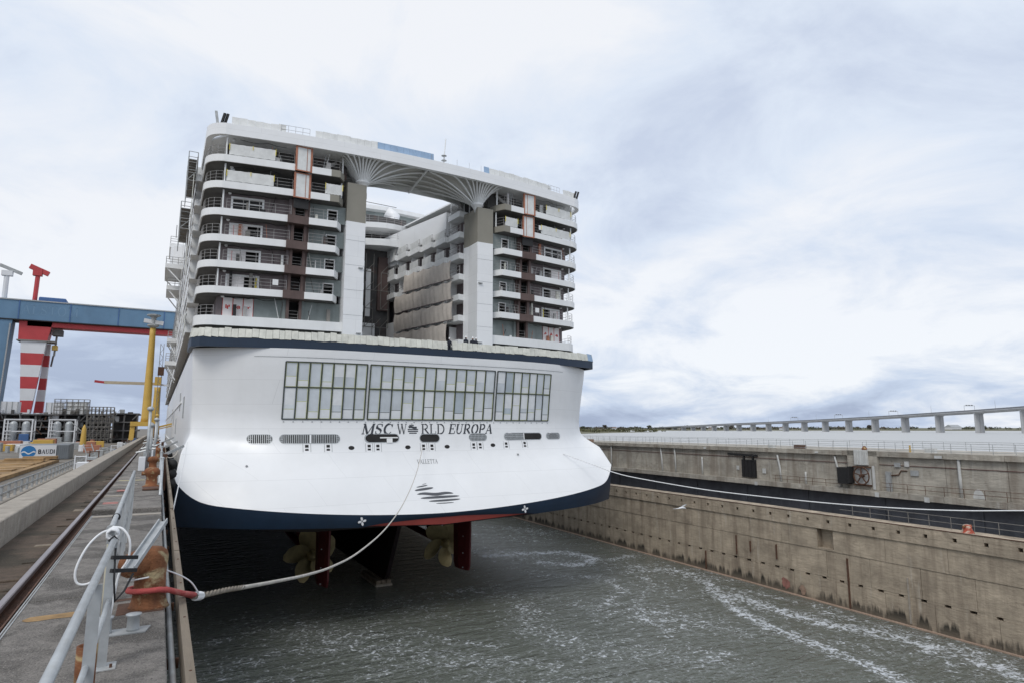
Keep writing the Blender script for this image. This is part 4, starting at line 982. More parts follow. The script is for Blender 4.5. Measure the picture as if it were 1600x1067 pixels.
    MB().box(min(CX+m*13.3,CX+m*14.85),max(CX+m*13.3,CX+m*14.85),face_y(14,23.5)+.15,face_y(14,23.5)+.3,23.2,24.24).build('shaft_apron', m_black, ship)
    # columns flanking the opening: white below, khaki primer above
    MB().box(min(CX+m*7.0,CX+m*9.15),max(CX+m*7.0,CX+m*9.15),67.1,69.6,8.35,22.75).build('stern_column', m_white, ship)
    MB().box(min(CX+m*7.0,CX+m*9.15),max(CX+m*7.0,CX+m*9.15),67.1,69.6,22.75,27.2).build('unpainted_column_top', m_khaki, ship)
    b = MB()
    for z in (12.2,15.0,17.8,20.6): b.box(min(CX+m*6.99,CX+m*9.16),max(CX+m*6.99,CX+m*9.16),67.085,67.1,z,z+.025)
    b.build('column_seams', m_galv2, ship)
    for z in (10.2,17.5): MB().box(CX+m*7.4-.25,CX+m*7.4+.25,66.9,67.1,z,z+.12).build('column_lug', m_galv2, ship)
    # white block filling the tower below the first slab
    MB().box(min(CX+m*9.2,CX+m*21.5),max(CX+m*9.2,CX+m*21.5),71.0,71.2,8.4,10.4).build('lounge_front', m_dark, ship)
    # inner body of the tower so that nothing shows through
    MB().box(min(CX+m*10.5,CX+m*21.2),max(CX+m*10.5,CX+m*21.2),78.5,79.0,8.4,30.0).build('fire_bulkhead', m_dgrey, ship)
    # roof plate over the tower
    yc = face_y(21.2,30.4)+2.2
    rp = fpts(7.0,21.2,30.4,8,.3)+[(23.3,yc+1),(23.3,318),(3.2,318),(3.2,95),(7.0,73.4)]
    MB().prism(MX(rp),30.05,30.25).build('roof_plate', m_white2, ship)
    # outer cabin side: dark recess strip behind the side balconies
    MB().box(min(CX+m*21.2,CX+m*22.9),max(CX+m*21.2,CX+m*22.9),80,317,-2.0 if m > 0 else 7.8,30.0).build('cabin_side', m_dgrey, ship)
    dv = MB().box(-.55,.55,-.06,.06,-1.0,1.0).mesh('divider', m_white2)
    for k in range(1,8):
        zm = (SL[k-1]+SL[k])/2
        for j in range(14): inst('balcony_divider', dv, (CX+m*23.35,78+j*4.2+j*j*.22,zm), ship)
# roof edge: one white band sweeping across both towers and the opening
rp_ = [Vector((CX+d,face_y(abs(d),30.4)-.05,0)) for d in [-21.2+42.4*i/60 for i in range(61)]]
yc = face_y(21.2,30.4)+2.2
lc = [Vector((CX-21.2-2.25*math.sin(R(t)), yc-2.25*math.cos(R(t)),0)) for t in (90,75,60,45,30,15)]
rc = [Vector((2*CX-v.x,v.y,0)) for v in reversed(lc)]
rpath = [Vector((CX-23.45,318,0)),Vector((CX-23.45,100,0))]+lc+rp_+rc+[Vector((CX+23.45,100,0)),Vector((CX+23.45,318,0))]
band(rpath,29.9,31.12,.55,'roof_edge_band',m_white)
MB().prism([(p.x,p.y+.3) for p in rp_ if abs(p.x-CX) < 7.2]+[(CX+7.2,73.2),(CX+4.5,72.4),(CX,72.1),(CX-4.5,72.4),(CX-7.2,73.2)],30.3,30.6).build('canopy_plate', m_white2, ship)
b = MB(); ce = [(CX-9.0,75.2),(CX-7.2,73.3),(CX-4.5,72.45),(CX,72.15),(CX+4.5,72.45),(CX+7.2,73.3),(CX+9.0,75.2)]
b.grid([[(x,y,29.35) for x,y in ce],[(x,y,30.75) for x,y in ce]]); b.grid([[(x,y-.25,30.75) for x,y in ce],[(x,y-.25,29.35) for x,y in ce]]); b.grid([[(x,y,29.35) for x,y in ce],[(x,y-.25,29.35) for x,y in ce]]); b.build('canopy_inner_edge', m_white2, ship, fix=True)
# fan vaults: ribs spreading from a capital on each column
for m in (-1, 1):
    c = Vector((CX+m*7.3,67.9,26.9))
    cap = MB().lathe((c.x,c.y,26.6),[(.30,0),(.34,.4),(.70,.95),(.80,1.05),(.78,1.2),(.3,1.25)],16).build('column_capital', m_white2, ship, True)
    for i in range(30):
        a = 2*math.pi*i/30+.05; dx, dy = math.cos(a), math.sin(a)
        # reach to the centre line, the aft edge, the inner edge or the tower side
        t = 20.0
        if dx*m < 0: t = min(t, 7.25/abs(dx))
        else: t = min(t, 2.6/max(.01,abs(dx)))
        if dy < 0: t = min(t, max(.8,(c.y-(65.55+.25*abs(dx)))/max(.01,-dy)))
        else: t = min(t, 4.9/max(.01,dy))
        pts = []
        for j in range(9):
            f = j/8; r = .5+(t-.5)*f; zz = 28.1+(29.95-28.1)*(1-(1-min(1,r/7.3))**2.3)
            pts.append((c.x+dx*r, c.y+dy*r, 27.65+2.3*(1-(1-f)**1.7)))
        MB().tube(pts,.10,5).build('vault_rib', m_white2, ship)
    rows_ = []
    for j in range(8):
        row = []
        for i in range(61):
            a = 2*math.pi*i/60+.05; dx, dy = math.cos(a), math.sin(a); t = 20.0
            t = min(t, (7.27 if dx*m < 0 else 2.7)/max(.01,abs(dx)))
            t = min(t, (1.6 if dy < 0 else 4.75)/max(.01,abs(dy)))
            f = j/7; r = .6+(t-.6)*f
            row.append((c.x+dx*r, c.y+dy*r, 27.95+2.2*(1-(1-f)**1.7)))
        rows_.append(row)
    MB().grid(rows_).build('vault_shell', bpy.data.materials.get('vault_grey_white') or mat('vault_grey_white',(0.50,0.49,0.46),0.7,0.06,0.5), ship, True)
MB().tube([(CX-.3,65.6,29.95),(CX-.2,72.2,29.4)],.14,6).build('vault_ridge_tube', m_white2, ship)
# things standing along the roof edge
def roof_y(x): return face_y(min(21.2,abs(x-CX)),30.4)+.35
x = CX-22.0; k = 0
while x < CX+22.3:
    w = .75; d = x-CX
    kind = None
    if -22 < d < -16.5 or -13.6 < d < -6.9: kind = m_sheet
    elif -6.9 <= d < .2: kind = m_blueb
    elif 6.8 <= d < 8.0: kind = m_blueb
    elif 8.0 <= d < 17.3 or 19.3 < d < 21.6: kind = m_sheet
    if kind:
        h = .95+rnd.uniform(-.08,.08) if kind is m_sheet else 1.0
        a, c = Vector((x+.01,roof_y(x),31.12)), Vector((x+w-.01,roof_y(x+w),31.12))
        MB().slab([a,c,c+Vector((0,.1,h+rnd.uniform(-.06,.06)*(kind is m_sheet))),a+Vector((0,.1,h))],(0,1,0),.07).build('roof_rail_sheet', kind, ship)
    x += w; k += 1
for d0, d1 in ((-16.5,-13.6),(.2,6.8),(17.3,19.3)):
    railing([(CX+lerp(d0,d1,i/4),roof_y(CX+lerp(d0,d1,i/4))) for i in range(5)],31.1,.95,(1,.5) if d0 != .2 else (.05,),1.5)
MB().tube([(CX+1.9,66.2,31.0),(CX+2.2,66.2,34.6)],.07,6).build('flag_staff', m_white2, ship)
for z in (31.7,32.3): MB().lathe((CX+1.95,66.1,z),[(.1,0),(.35,.05),(.1,.12)],8).build('staff_lamp', m_galv2, ship)
for d in (-22.2,-21.9,21.9,22.3): MB().bar((CX+d,67.6,31.1),(CX+d+.25,67.4,32.2),.14,.25).build('winch_arm', m_black, ship)
for d in (-22.5,): MB().bar((CX+d,67.9,30.9),(CX+d-.25,68.2,32.6),.16,.25).build('hoist_post', m_galv2, ship)
# ================================================================ inside the open stern: converging balcony walls
SA, CA_ = math.sin(R(13.4)), math.cos(R(13.4))
for m in (-1, 1):
    def iw(s, o, z): return (CX+m*(7.0-SA*s-CA_*o), 69.6+CA_*s-SA*o, z)
    def ibox(s0, s1, o0, o1, z0, z1, name, mt, par=ship):
        v = [iw(s0,o0,z0),iw(s1,o0,z0),iw(s1,o1,z0),iw(s0,o1,z0),iw(s0,o0,z1),iw(s1,o0,z1),iw(s1,o1,z1),iw(s0,o1,z1)]
        return MB().add(v,[(0,3,2,1),(4,5,6,7),(0,1,5,4),(1,2,6,5),(2,3,7,6),(3,0,4,7)]).build(name, mt, par, fix=True)
    LW = 19.5
    ibox(0,LW,-1.4,-1.2,8.4,27.2,'promenade_wall',m_plum)
    ibox(-.1,1.0,-1.2,0,8.4,22.75,'promenade_pier',m_white); ibox(-.1,1.0,-1.2,0,22.75,27.2,'promenade_pier_top',m_khaki)
    ibox(13.8,LW,-1.2,.05,8.4,15.2,'promenade_blank_wall',m_white2)
    ibox(4.5,LW+1.5,-1.0,.25,25.2,28.4,'promenade_parapet',m_white)
    ibox(LW-3,LW+1,-1.0,.25,23.6,25.2,'promenade_parapet',m_white)
    for k in range(1,8):
        zc = SL[k]-.2; bays = 6
        for j in range(bays):
            s0, s1 = 1.0+j*3.05, 1.0+(j+1)*3.05
            if k >= 5 and s1 > 14: continue
            if k == 1 and s0 > 4: continue
            v = [iw(s0,-1.2,0),iw(s0,.75,0),iw(s1,.30,0),iw(s1,-1.2,0)]
            MB().prism([(p[0],p[1]) for p in v],zc-.42,zc+.32).build('promenade_balcony_slab', m_white2, ship)
            ibox(s1-.12,s1,-1.2,-.1,zc+.32,zc+2.3,'promenade_divider',m_white2)
            if k <= 4:
                p = ibox(s0+.3,s0+.42,-1.2,-1.1,zc+.32,zc+2.0,'window_jamb',m_white2); ibox(s0+1.4,s0+1.52,-1.2,-1.1,zc+.32,zc+2.0,'window_jamb',m_white2,p); ibox(s0+.42,s0+1.4,-1.2,-1.15,zc+.32,zc+2.0,'dark_window',m_dark,p)
                b = MB()
                for h_ in (.5,1.0): b.tube([iw(s0,.6,zc+.32+h_),iw(s1,.2,zc+.32+h_)],.035,4)
                b.tube([iw(s0+.05,.6,zc+.3),iw(s0+.05,.6,zc+1.32)],.035,4); b.build('promenade_railing', m_rail, ship)
                if k in (2,3) and 1 <= j <= 5:
                    b = MB(); a = [iw(lerp(s0+.2,s1-.2,i/6),lerp(.68,.3,i/6)+.03*math.sin(i*2),0) for i in range(7)]
                    b.grid([[(x,y,zc+.35) for x,y,_ in a],[(x,y,zc+1.3) for x,y,_ in a]]); b.build('rail_sheet', m_sheet, ship)
    # tarpaulins hung over the lower decks
    if m > 0:
        for k in range(4,8):
            zt, zb = SL[k-1]-.55, SL[k]-.45
            for j in range(6):
                s0, s1 = 1.85+j*2.3+(.5 if k == 7 and j == 0 else 0)+(.25*(7-k) if j == 0 else 0), 1.95+(j+1)*2.3
                if k == 7 and j == 0: s0 += .9
                if k == 4 and j == 5: continue
                b = MB(); n_ = 8; rows_ = []
                for q_ in range(6):
                    f = q_/5; rows_.append([iw(lerp(s0,s1,i/n_), .86-.03*(i/n_)+.05*math.sin(i*1.9+j*2+q_*.7)*(.3+f)+.12*math.sin(math.pi*f), lerp(zt,zb,f)+.25*math.sin(math.pi*i/n_)*(1 if q_ == 0 else 0)*-1) for i in range(n_+1)])
                b.grid(rows_); b.build('tarpaulin', m_tarp, ship, True)
            b = MB(); b.tube([iw(1.9+i*.7,.95+.05*math.sin(i),zb+.03) for i in range(18)],.06,4); b.build('tarpaulin_hem', m_plum, ship)
# far end of the promenade: dark well, decks, house and a white tube above
MB().box(CX-9,CX+2.9,88.2,88.6,8.4,27.0).build('promenade_end_wall', m_dgrey, ship)
for x0, x1, z0, z1, mt in ((CX-1.2,CX+.6,8.4,15.0,m_white2),(CX-2.2,CX-1.3,12,26,m_dark),(CX+.9,CX+2.4,17,25,m_brown),(CX-.9,CX-.2,16,23,m_white2),(CX+1.0,CX+2.6,8.6,13,m_dark)):
    MB().box(x0,x1,87.7,88.2,z0,z1).build('service_trunk', mt, ship)
b = MB()
for i in range(6):
    for j in range(6):
        x = CX-3.4+i*1.15; z = 9+j*2.7
        if (i+j) % 3: b.tube([(x,87.2,z),(x,87.2,z+2.7)],.05,4)
        if (i*j) % 2 == 0 and i < 5: b.tube([(x,87.2,z),(x+1.15,87.2,z)],.05,4); b.tube([(x,87.0,z),(x+1.15,87.0,z+1.3)],.035,4)
b.build('work_scaffold', m_scaf, ship)
for zc, y0, w in ((26.6,86.0,1.0),(29.6,87.5,.8)):
    pts = [(CX-8+i*1.2, y0+.9*math.sin(i*.55)) for i in range(13)]
    MB().prism(pts+[(CX+6.4,92),(CX-8,92)],zc-w/2,zc+w/2).build('upper_deck_front', m_white2, ship)
    railing(pts,zc+w/2,1.05,(1,.6,.3),1.2)
    MB().box(CX-8,CX+6,90.5,90.8,zc+w/2,zc+2.6).build('upper_deck_wall', m_dark if zc < 28 else m_dgrey, ship)
hs = MB().prism([(CX-3,104),(CX+6,102.5),(CX+12.5,103),(CX+12.5,112),(CX-3,112)],31,37.2).build('upper_house', m_greeng, ship)
for i in range(6): MB().box(CX-1.5+i*2.2,CX-.1+i*2.2,102.2,102.6,33.4,35.2).build('house_window', m_dark if i % 2 else m_galv2, hs)
MB().prism([(CX-3.6,102.2),(CX+6,101.2),(CX+13.2,101.8),(CX+13.2,112.5),(CX-3.6,112.5)],37.2,37.9).build('house_roof', m_white2, ship)
MB().prism([(CX-2,99.5),(CX+6,98.8),(CX+10,99.5),(CX+10,112),(CX-2,112)],30.3,31.3).build('upper_deck_front', m_white2, ship)
b = MB(); b.tube([(CX+2.6,97.5,31.3),(CX+4.4,97.3,32.2),(CX+6.0,97.4,33.4),(CX+6.4,97.6,35.0),(CX+5.2,98.0,35.8)],.95,12); b.build('white_slide_tube', m_white, ship, True)
MB().tube([(CX+1.0,98,32.9),(CX+4.6,97.4,31.7)],.85,12).build('white_slide_tube', m_white, ship, True)
MB().bar((CX+12.3,103,33.0),(CX+12.3,103,35.5),.9,.9).build('red_vent', m_crred, ship)
b = MB(); b.tube([(CX-3,102.5,38.0),(CX-2,102,38.6),(CX+3,101.8,38.4),(CX+8,101.6,38.2)],.05,5); b.build('cable_loop', m_black, ship)
for m in (-1,1):
    b = MB()
    for i in range(4): b.bar((CX+m*(9.6+i*.9),68.5,28.3+i*.35),(CX+m*(10.4+i*.9),70.5,28.8+i*.2),.1,.1)
    b.bar((CX+m*12.4,68.0,28.0),(CX+m*10.2,68.4,29.7),.25,.35); b.bar((CX+m*12.0,69.2,28.0),(CX+m*9.9,69.4,29.7),.2,.3); b.build('loose_staging', m_rail, ship)
    MB().box(min(CX+m*9.4,CX+m*12.8),max(CX+m*9.4,CX+m*12.8),72.4,72.6,28.0,29.2).build('red_staging_sheet', m_oran, ship)
# ---------------------------------------------------------------- port side: platforms, staging
def side_platform(y, z, out_, ln, h, mt=m_white2):
    x1 = CX-HB-.5; x0 = x1-out_
    p = MB().box(x0,x1,y,y+ln,z-.7,z).build('side_platform', mt, ship)
    railing([(x0+.1,y+ln),(x0+.1,y+.1),(x1,y+.1)],z,h,(1,.66,.33),1.0,.045)
    for yy in (y+.3,y+ln-.3): MB().bar((x0+.3,yy,z-.7),(x1,yy,z-3.2),.18,.18).build('platform_strut', mt, p)
for a in ((116,30.6,2.3,9,1.2),(114,26.6,2.7,11,1.2),(117,23.6,2.3,8,1.3),(125,15.8,1.6,7,1.2),(121,11.4,1.7,8,1.3)): side_platform(*a)
MB().prism([(CX-HB-2.6,116),(CX-HB-2.2,115),(CX-HB-.5,114.4),(CX-HB-.5,127),(CX-HB-2.6,127)],26.65,29.85).build('side_cabin', m_white, ship)
for i in range(3): MB().box(CX-HB-2.0+i*.5,CX-HB-1.9+i*.5,114.6,114.7,31.2,33.4-i*.3).build('platform_aerial', m_dgrey, ship)
def scaffold(name, label, x0, x1, y0, y1, z0, z1, dx, dy, dz, r, mt, parent=None, cat='scaffold', group=None, planks=True):
    t = parent or thing(name, label, cat, ((x0+x1)/2,(y0+y1)/2,z0), group)
    b = MB(); nx, ny, nz = max(1,round((x1-x0)/dx)), max(1,round((y1-y0)/dy)), max(1,round((z1-z0)/dz))
    X = [lerp(x0,x1,i/nx) for i in range(nx+1)]; Y = [lerp(y0,y1,i/ny) for i in range(ny+1)]; Z = [lerp(z0,z1,i/nz) for i in range(nz+1)]
    for x in X:
        for y in Y: b.tube([(x,y,z0),(x,y,z1+.9)],r,4)
    for z in Z[1:]:
        for y in Y: b.tube([(x0,y,z),(x1,y,z)],r,4); b.tube([(x0,y,z+.9),(x1,y,z+.9)],r*.8,4)
        for x in X: b.tube([(x,y0,z),(x,y1,z)],r,4)
    for i in range(nx):
        for j in range(nz):
            if (i+j) % 2: b.tube([(X[i],y0,Z[j]),(X[i+1],y0,Z[j+1])],r*.8,4)
    b.build('scaffold_frame', mt, t)
    if planks:
        for z in Z[1:]: MB().box(x0+.05,x1-.05,y0+.1,y1-.1,z+.03,z+.09).build('plank_deck', m_scaf, t)
    return t
scaffold('hull_scaffold','scaffold hanging from the ship side near the roof corner',.9,1.8,74,80,25.6,29.2,.75,1.5,1.3,.045,m_galv2)
scaffold('hull_scaffold','small scaffold on the ship side below the roof corner scaffold',.6,1.8,88,95,24.0,28.0,.9,1.8,1.4,.055,m_galv2)
sr_ = random.Random(17)
for i in range(26):
    y = 70.5+i*2.6+sr_.uniform(-.6,.6); z = sr_.uniform(9,25); h = sr_.uniform(1.2,4.5); w = sr_.uniform(.8,2.0); o = sr_.uniform(.1,.5)
    MB().slab([(CX-HB-.55-o,y,z),(CX-HB-.55-o,y+w,z),(CX-HB-.6-o*.8,y+w,z+h),(CX-HB-.6-o*.8,y,z+h)],(1,0,0),.05).build('side_sheeting', sr_.choice([m_sheet,m_white2,m_cover,m_white2]), ship, fix=True)
b = MB()
for k in range(1,8):
    for h_ in (.5,.95): b.tube([(CX-HB-.62,72,SL[k]+.4+h_),(CX-HB-.62,240,SL[k]+.4+h_)],.035,4)
b.build('side_balcony_rails', m_rail, ship)
gl = MB().box(-.02,.02,0,3.6,0,1.0).mesh('glass_panel', m_film)
for k in range(1,8):
    for j in range(12): inst('side_rail_sheet', gl, (CX-HB-.64,73+j*4.0,SL[k]+.42), ship)
# long white strips standing in for reflected streaks on the port side
for z in (3.2,-2.6): MB().box(CX-HB-.13,CX-HB+.02,90,320,z,z+.28).build('reflection_streak', m_white2, ship)
dr_ = MB().box(-.06,.03,0,2.2,0,2.4).mesh('shell_door', m_galv2)
for y, z in ((80,1.2),(96,2.4),(112,-.8),(132,.6),(150,1.6)): inst('shell_door', dr_, (CX-HB-.02,y,z), ship)
# fender units between quay and hull
for i,(y,z) in enumerate(((58,-3.2),(78,-3.2),(98,-3.0))):
    t = thing('dock_fender',['black rubber fender unit nearest the stern on the quay edge','black rubber fender unit second along the quay edge','black rubber fender unit farthest along the quay edge'][i],'fender',(.9,y,z),'fenders along the quay')
    for j in range(3): MB().tube([(1.15,y-1.2,z+.4-j*.75),(1.15,y+1.2,z+.4-j*.75)],.36,10).build('fender_roll', m_black, t, True)
    MB().box(.45,.75,y-1.1,y+1.1,z-1.6,z+1.2).build('fender_frame', m_rustd, t); MB().bar((.5,y,z+1.1),(1.9,y+.3,z+1.8),.15,.2).build('fender_arm', m_galv2, t)
# people on the aft deck
def person(name, label, x, y, z, yaw, hgt, coat, helmet=True):
    t = thing(name, label, 'person', (x,y,z), 'workers on the aft deck')
    prof = [(0,.0,.08,.0),(.02,.0,.16,.10)]
    body = MB(); rows_ = []; k = hgt/1.75; cy, sy = math.cos(yaw), math.sin(yaw)
    def ring(zz, rx, ry, ox=0, oy=0, n=10):
        return [(x+k*((ox+rx*math.cos(2*math.pi*i/n))*cy-(oy+ry*math.sin(2*math.pi*i/n))*sy), y+k*((ox+rx*math.cos(2*math.pi*i/n))*sy+(oy+ry*math.sin(2*math.pi*i/n))*cy), z+k*zz) for i in range(n)]
    rows_ = [ring(.80,.19,.13),ring(.95,.18,.13),ring(1.15,.20,.14),ring(1.35,.23,.14),ring(1.44,.17,.11),ring(1.48,.07,.07),ring(1.54,.065,.07),ring(1.58,.08,.10,0,-.01),ring(1.66,.085,.105,0,-.015),ring(1.73,.07,.09),ring(1.76,.02,.03)]
    body.grid(rows_, True); body.add(rows_[-1],[tuple(range(10))])
    for sx in (-1,1):   # legs and arms flow out of the trunk
        body.grid([ring(.86,.115,.12,sx*.09),ring(.5,.085,.09,sx*.10,.02),ring(.28,.07,.075,sx*.10,.0),ring(.08,.055,.06,sx*.11),ring(.05,.05,.12,sx*.11,-.05),ring(0,.05,.13,sx*.11,-.06)],True)
        body.grid([ring(1.42,.06,.07,sx*.19),ring(1.3,.065,.07,sx*.245),ring(1.1,.055,.055,sx*.26,-.02),ring(.95,.045,.045,sx*.25,-.12),ring(.88,.04,.045,sx*.22,-.2),ring(.8,.02,.03,sx*.2,-.24)],True)
    body.build('body', coat, t, True, fix=True)
    face = MB(); face.grid([ring(1.52,.03,.02,0,-.09),ring(1.58,.06,.03,0,-.095),ring(1.65,.065,.03,0,-.10),ring(1.68,.05,.02,0,-.09)],True); face.build('face', m_skin, t, True)
    if helmet:
        h = MB(); h.grid([ring(1.66,.125,.15),ring(1.68,.11,.13),ring(1.76,.095,.11),ring(1.81,.05,.06),ring(1.82,.01,.01)],True); h.build('helmet', m_helmet, t, True)
person('person','worker in dark clothes and white helmet leaning at the rail, left of the pair',29.75,63.75,8.4,0.2,1.9,m_coat)
person('person','worker in dark clothes standing at the rail, middle of the three on the right',30.6,63.75,8.4,-.3,1.86,m_coat)
person('person','worker in dark clothes at the rail, rightmost of the people on deck',31.05,63.8,8.4,.4,1.82,m_coat)
person('person','worker in white helmet standing in the gap of the covered deck rail',27.65,63.6,8.4,.1,1.55,m_coat)
# ================================================================ left yard
fence_post = MB().box(-.07,.07,-.07,.07,0,1.15).mesh('fence_post', m_galv2)
yf = thing('yard_fence','long galvanised handrail along the yard edge left of the concrete kerb','fence',(-8.2,60,-4.62))
y = 30.0
while y < 150: inst('post', fence_post, (-8.2,y,-4.62), yf); y += 2.2
for f in (1.1,.62,.15): MB().tube([(-8.2,30,-4.62+f),(-8.2,150,-4.62+f)],.06,5).build('rail', m_galv2, yf)
MB().box(-8.5,-7.9,28,150,-4.62,-4.42).build('footing', m_conc2, yf)
yr = thing('short_railing','short bent railing at the far left edge beside the kerb','railing',(-5.0,24,-4.62))
for y in (21,22.6,24.2,25.8): MB().bar((-4.9,y,-4.62),(-4.9,y,-2.35),.09,.09).build('post', m_galv2, yr)
for z in (-2.4,-3.0): MB().tube([(-4.9,20,z),(-4.9,26.5,z)],.05,5).build('rail', m_galv2, yr)
ld = thing('barrier_frame','leaning steel ladder frame at the end of the yard handrail','barrier',(-8.2,98,-4.6))
for dx in (0,.9): MB().bar((-7.6+dx,100,-4.6),(-8.6+dx,101,-2.0),.09,.09).build('leg', m_galv, ld)
for i in range(5): MB().bar((-7.7-.18*i,100.1+.18*i,-4.3+.45*i),(-6.8-.18*i,100.1+.18*i,-4.3+.45*i),.06,.06).build('rung', m_galv, ld)
# timber platform: boards laid out in the yard
tp = thing('timber_platform','broad orange timber platform of loose boards in the yard','platform',(-24,90,-4.62))
MB().box(-46,-11.8,68,108,-4.6,-4.25).build('platform_base', m_ply, tp)
tr = random.Random(3)
for i in range(26):
    for j in range(4):
        x0 = -46+j*8.4; y0 = 68+i*1.53
        if tr.random() < .12: continue
        MB().box(x0+tr.uniform(0,.3),x0+8.2,y0,y0+1.47,-4.25,-4.22+tr.uniform(0,.14)).build('board', m_ply, tp)
sp_ = [(-14.6,101),(-19,98),(-13.9,107),(-25,103),(-18,90),(-30,97)]
for i,(x,y) in enumerate(sp_):
    t = thing('timber_stack','stack of orange planks on the timber platform, '+['nearest the fence','left of the nearest stack','behind the nearest stack','farther left in front','in the middle foreground','farthest left'][i],'timber stack',(x,y,-4.1),'timber stacks in the yard')
    for k in range(2): MB().box(x-2.0+tr.uniform(-.3,.3),x+2.0,y-.8,y+.8,-4.1+k*.2,-3.93+k*.2).build('plank_layer', m_ply, t)
# container with sign
ct = thing('site_container','grey site container with blue and white company sign','container',(-15.70,119,-4.6))
MB().bbox(-17.80,-11.70,117.5,123.5,-4.55,-2.35,.06).build('container_body', mat('grey_container',(0.22,0.24,0.26),0.7,0.15,0.5), ct)
for i in range(24): MB().box(-17.70+i*.25,-17.58+i*.25,117.42,117.5,-4.4,-2.5).build('corrugation', mat('grey_container2',(0.20,0.22,0.24),0.7,0.15,0.5) if i == 0 else bpy.data.materials['grey_container2'], ct)
sgn = MB().box(-17.70,-13.30,117.28,117.40,-4.35,-2.45).build('sign_board', m_crwhite, ct)
bb = MB(); ring = [(-16.65+.92*math.cos(k/20*2*math.pi),117.26,-3.40+.88*math.sin(k/20*2*math.pi)) for k in range(20)]; bb.add(ring,[tuple(range(20))]); bb.build('blue_disc', mat('sign_blue',(0.02,0.17,0.42),0.5,0.05), sgn, fix=True)
bb = MB(); w_ = [(-17.50+i*.17,117.24,-3.55+.16*math.sin(i*.9)) for i in range(11)]; bb.grid([[(x,y,z-.10) for x,y,z in w_],[(x,y,z+.10) for x,y,z in w_]]); bb.build('white_wave', m_crwhite, sgn)
letters('BAUDI',-15.50,-13.45,-3.72,.62,0,1.25,m_ink,sgn,'sign_letter',onto=lambda a,c: (a,117.25,c))
# white steel cages with tanks, block modules, scaffolds
for i,(x0,x1) in enumerate(((-40.6,-33.8),(-29.6,-23.0))):
    t = thing('steel_cage','white steel cage frame holding '+['pale cylinders and a blue unit, left of the two','pale cylinders, right of the two'][i],'steel frame',((x0+x1)/2,242,-4.6),'white cages in the yard')
    z0, z1 = -4.5, 2.9
    for x in (x0,x1):
        for y in (240,245): MB().bar((x,y,z0),(x,y,z1),.38,.38).build('cage_post', m_crwhite, t)
    for z in (z0+.2,(z0+z1)/2,z1-.1):
        for y in (240,245): MB().bar((x0,y,z),(x1,y,z),.32,.32).build('cage_beam', m_crwhite, t)
        for x in (x0,x1): MB().bar((x,240,z),(x,245,z),.3,.3).build('cage_beam', m_crwhite, t)
    for q_ in range(2): MB().lathe((lerp(x0,x1,.27+.46*q_),242.3,z0+.3),[(1.0,0),(1.05,.3),(1.05,5.6),(.8,6.2),(.2,6.5)],14).build('tank', m_galv, t, True)
    if i == 0: MB().bbox(x1-3.0,x1-.6,239.6,241,z0+.3,z0+2.9,.1).build('blue_unit', m_crblue2, t)
    for q_ in range(6): MB().tube([(x0+.1,239.7,z0+.6+q_*1.1),(x0+1.8,239.7,z0+.6+q_*1.1)],.08,4).build('rung', m_crwhite, t)
def block(name, label, x0, x1, y0, y1, z1, decks):
    t = thing(name, label, 'ship block', ((x0+x1)/2,y0,-4.62), 'ship blocks under construction')
    MB().box(x0+.8,x1-.8,y0+4,y1,-4.6,z1-.5).build('inner_bulkhead', m_dgrey, t)
    for i in range(int((x1-x0)*1.1)):
        x = tr.uniform(x0,x1-1); zz = tr.uniform(-4.4,z1-1); p0 = (x,y0+tr.uniform(-.3,.8),zz); MB().bar(p0,(x+tr.uniform(-2.2,2.2),p0[1],zz+tr.uniform(.6,2.6)),tr.uniform(.12,.5),tr.uniform(.1,.4)).build('stiffener', tr.choice([m_scaf,m_yard,m_galv2,m_rustd,m_dgrey]), t)
    for k in range(decks+1):
        z = lerp(-3.4,z1,k/decks); MB().box(x0,x1,y0,y1,z-.28,z+.12).build('deck_plate', m_yard, t)
    n = int((x1-x0)/4)
    for i in range(n+1):
        x = lerp(x0+.4,x1-.4,i/n); MB().box(x-.22,x+.22,y0+.3,y0+1.0,-4.6,z1).build('frame_web', m_yard, t)
    for i in range(n):
        if tr.random() < .55:
            x = lerp(x0+.6,x1-2,i/n); zz = lerp(-3.4,z1,tr.randrange(decks)/decks); MB().box(x,x+tr.uniform(1.2,3),y0+1.2,y0+1.4,zz+.1,zz+tr.uniform(1.3,2.4)).build('bulkhead_panel', tr.choice([m_galv2,m_yard,m_crwhite,m_dgrey]), t)
    for i in range(int((x1-x0)/2.2)):
        x = x0+1+i*2.2+tr.uniform(-.5,.5); MB().box(x,x+tr.uniform(.5,1.6),y0+1,y0+3,z1+.12,z1+tr.uniform(.4,2.0)).build('deck_fitting', tr.choice([m_galv2,m_crwhite,m_scaf,m_dgrey]), t)
    return t
block('ship_block','long dark hull block behind the white cages',-47,-15,252,275,4.6,4)
block('ship_block','dark hull block with overhanging top right of the scaffold',-14.5,-6.0,246,270,5.0,3)
block('ship_block','low dark block at the far left edge of the yard',-75,-48,236,262,1.6,3)
scaffold('yard_scaffold','dense grey scaffold tower between the two dark hull blocks',-20.2,-13.0,240,244,-4.6,6.0,1.1,2,1.3,.07,m_scaf,group='yard scaffolds')
scaffold('yard_scaffold','tall scaffold above the hull block left of the dense tower',-30,-20.5,249,251,4.6,8.6,1.6,2,1.3,.07,m_scaf,group='yard scaffolds')
scaffold('yard_scaffold','grey scaffold standing at the far left below the crane',-53,-47.5,246,250,-4.6,13.0,1.4,2,1.5,.07,m_galv2,group='yard scaffolds')
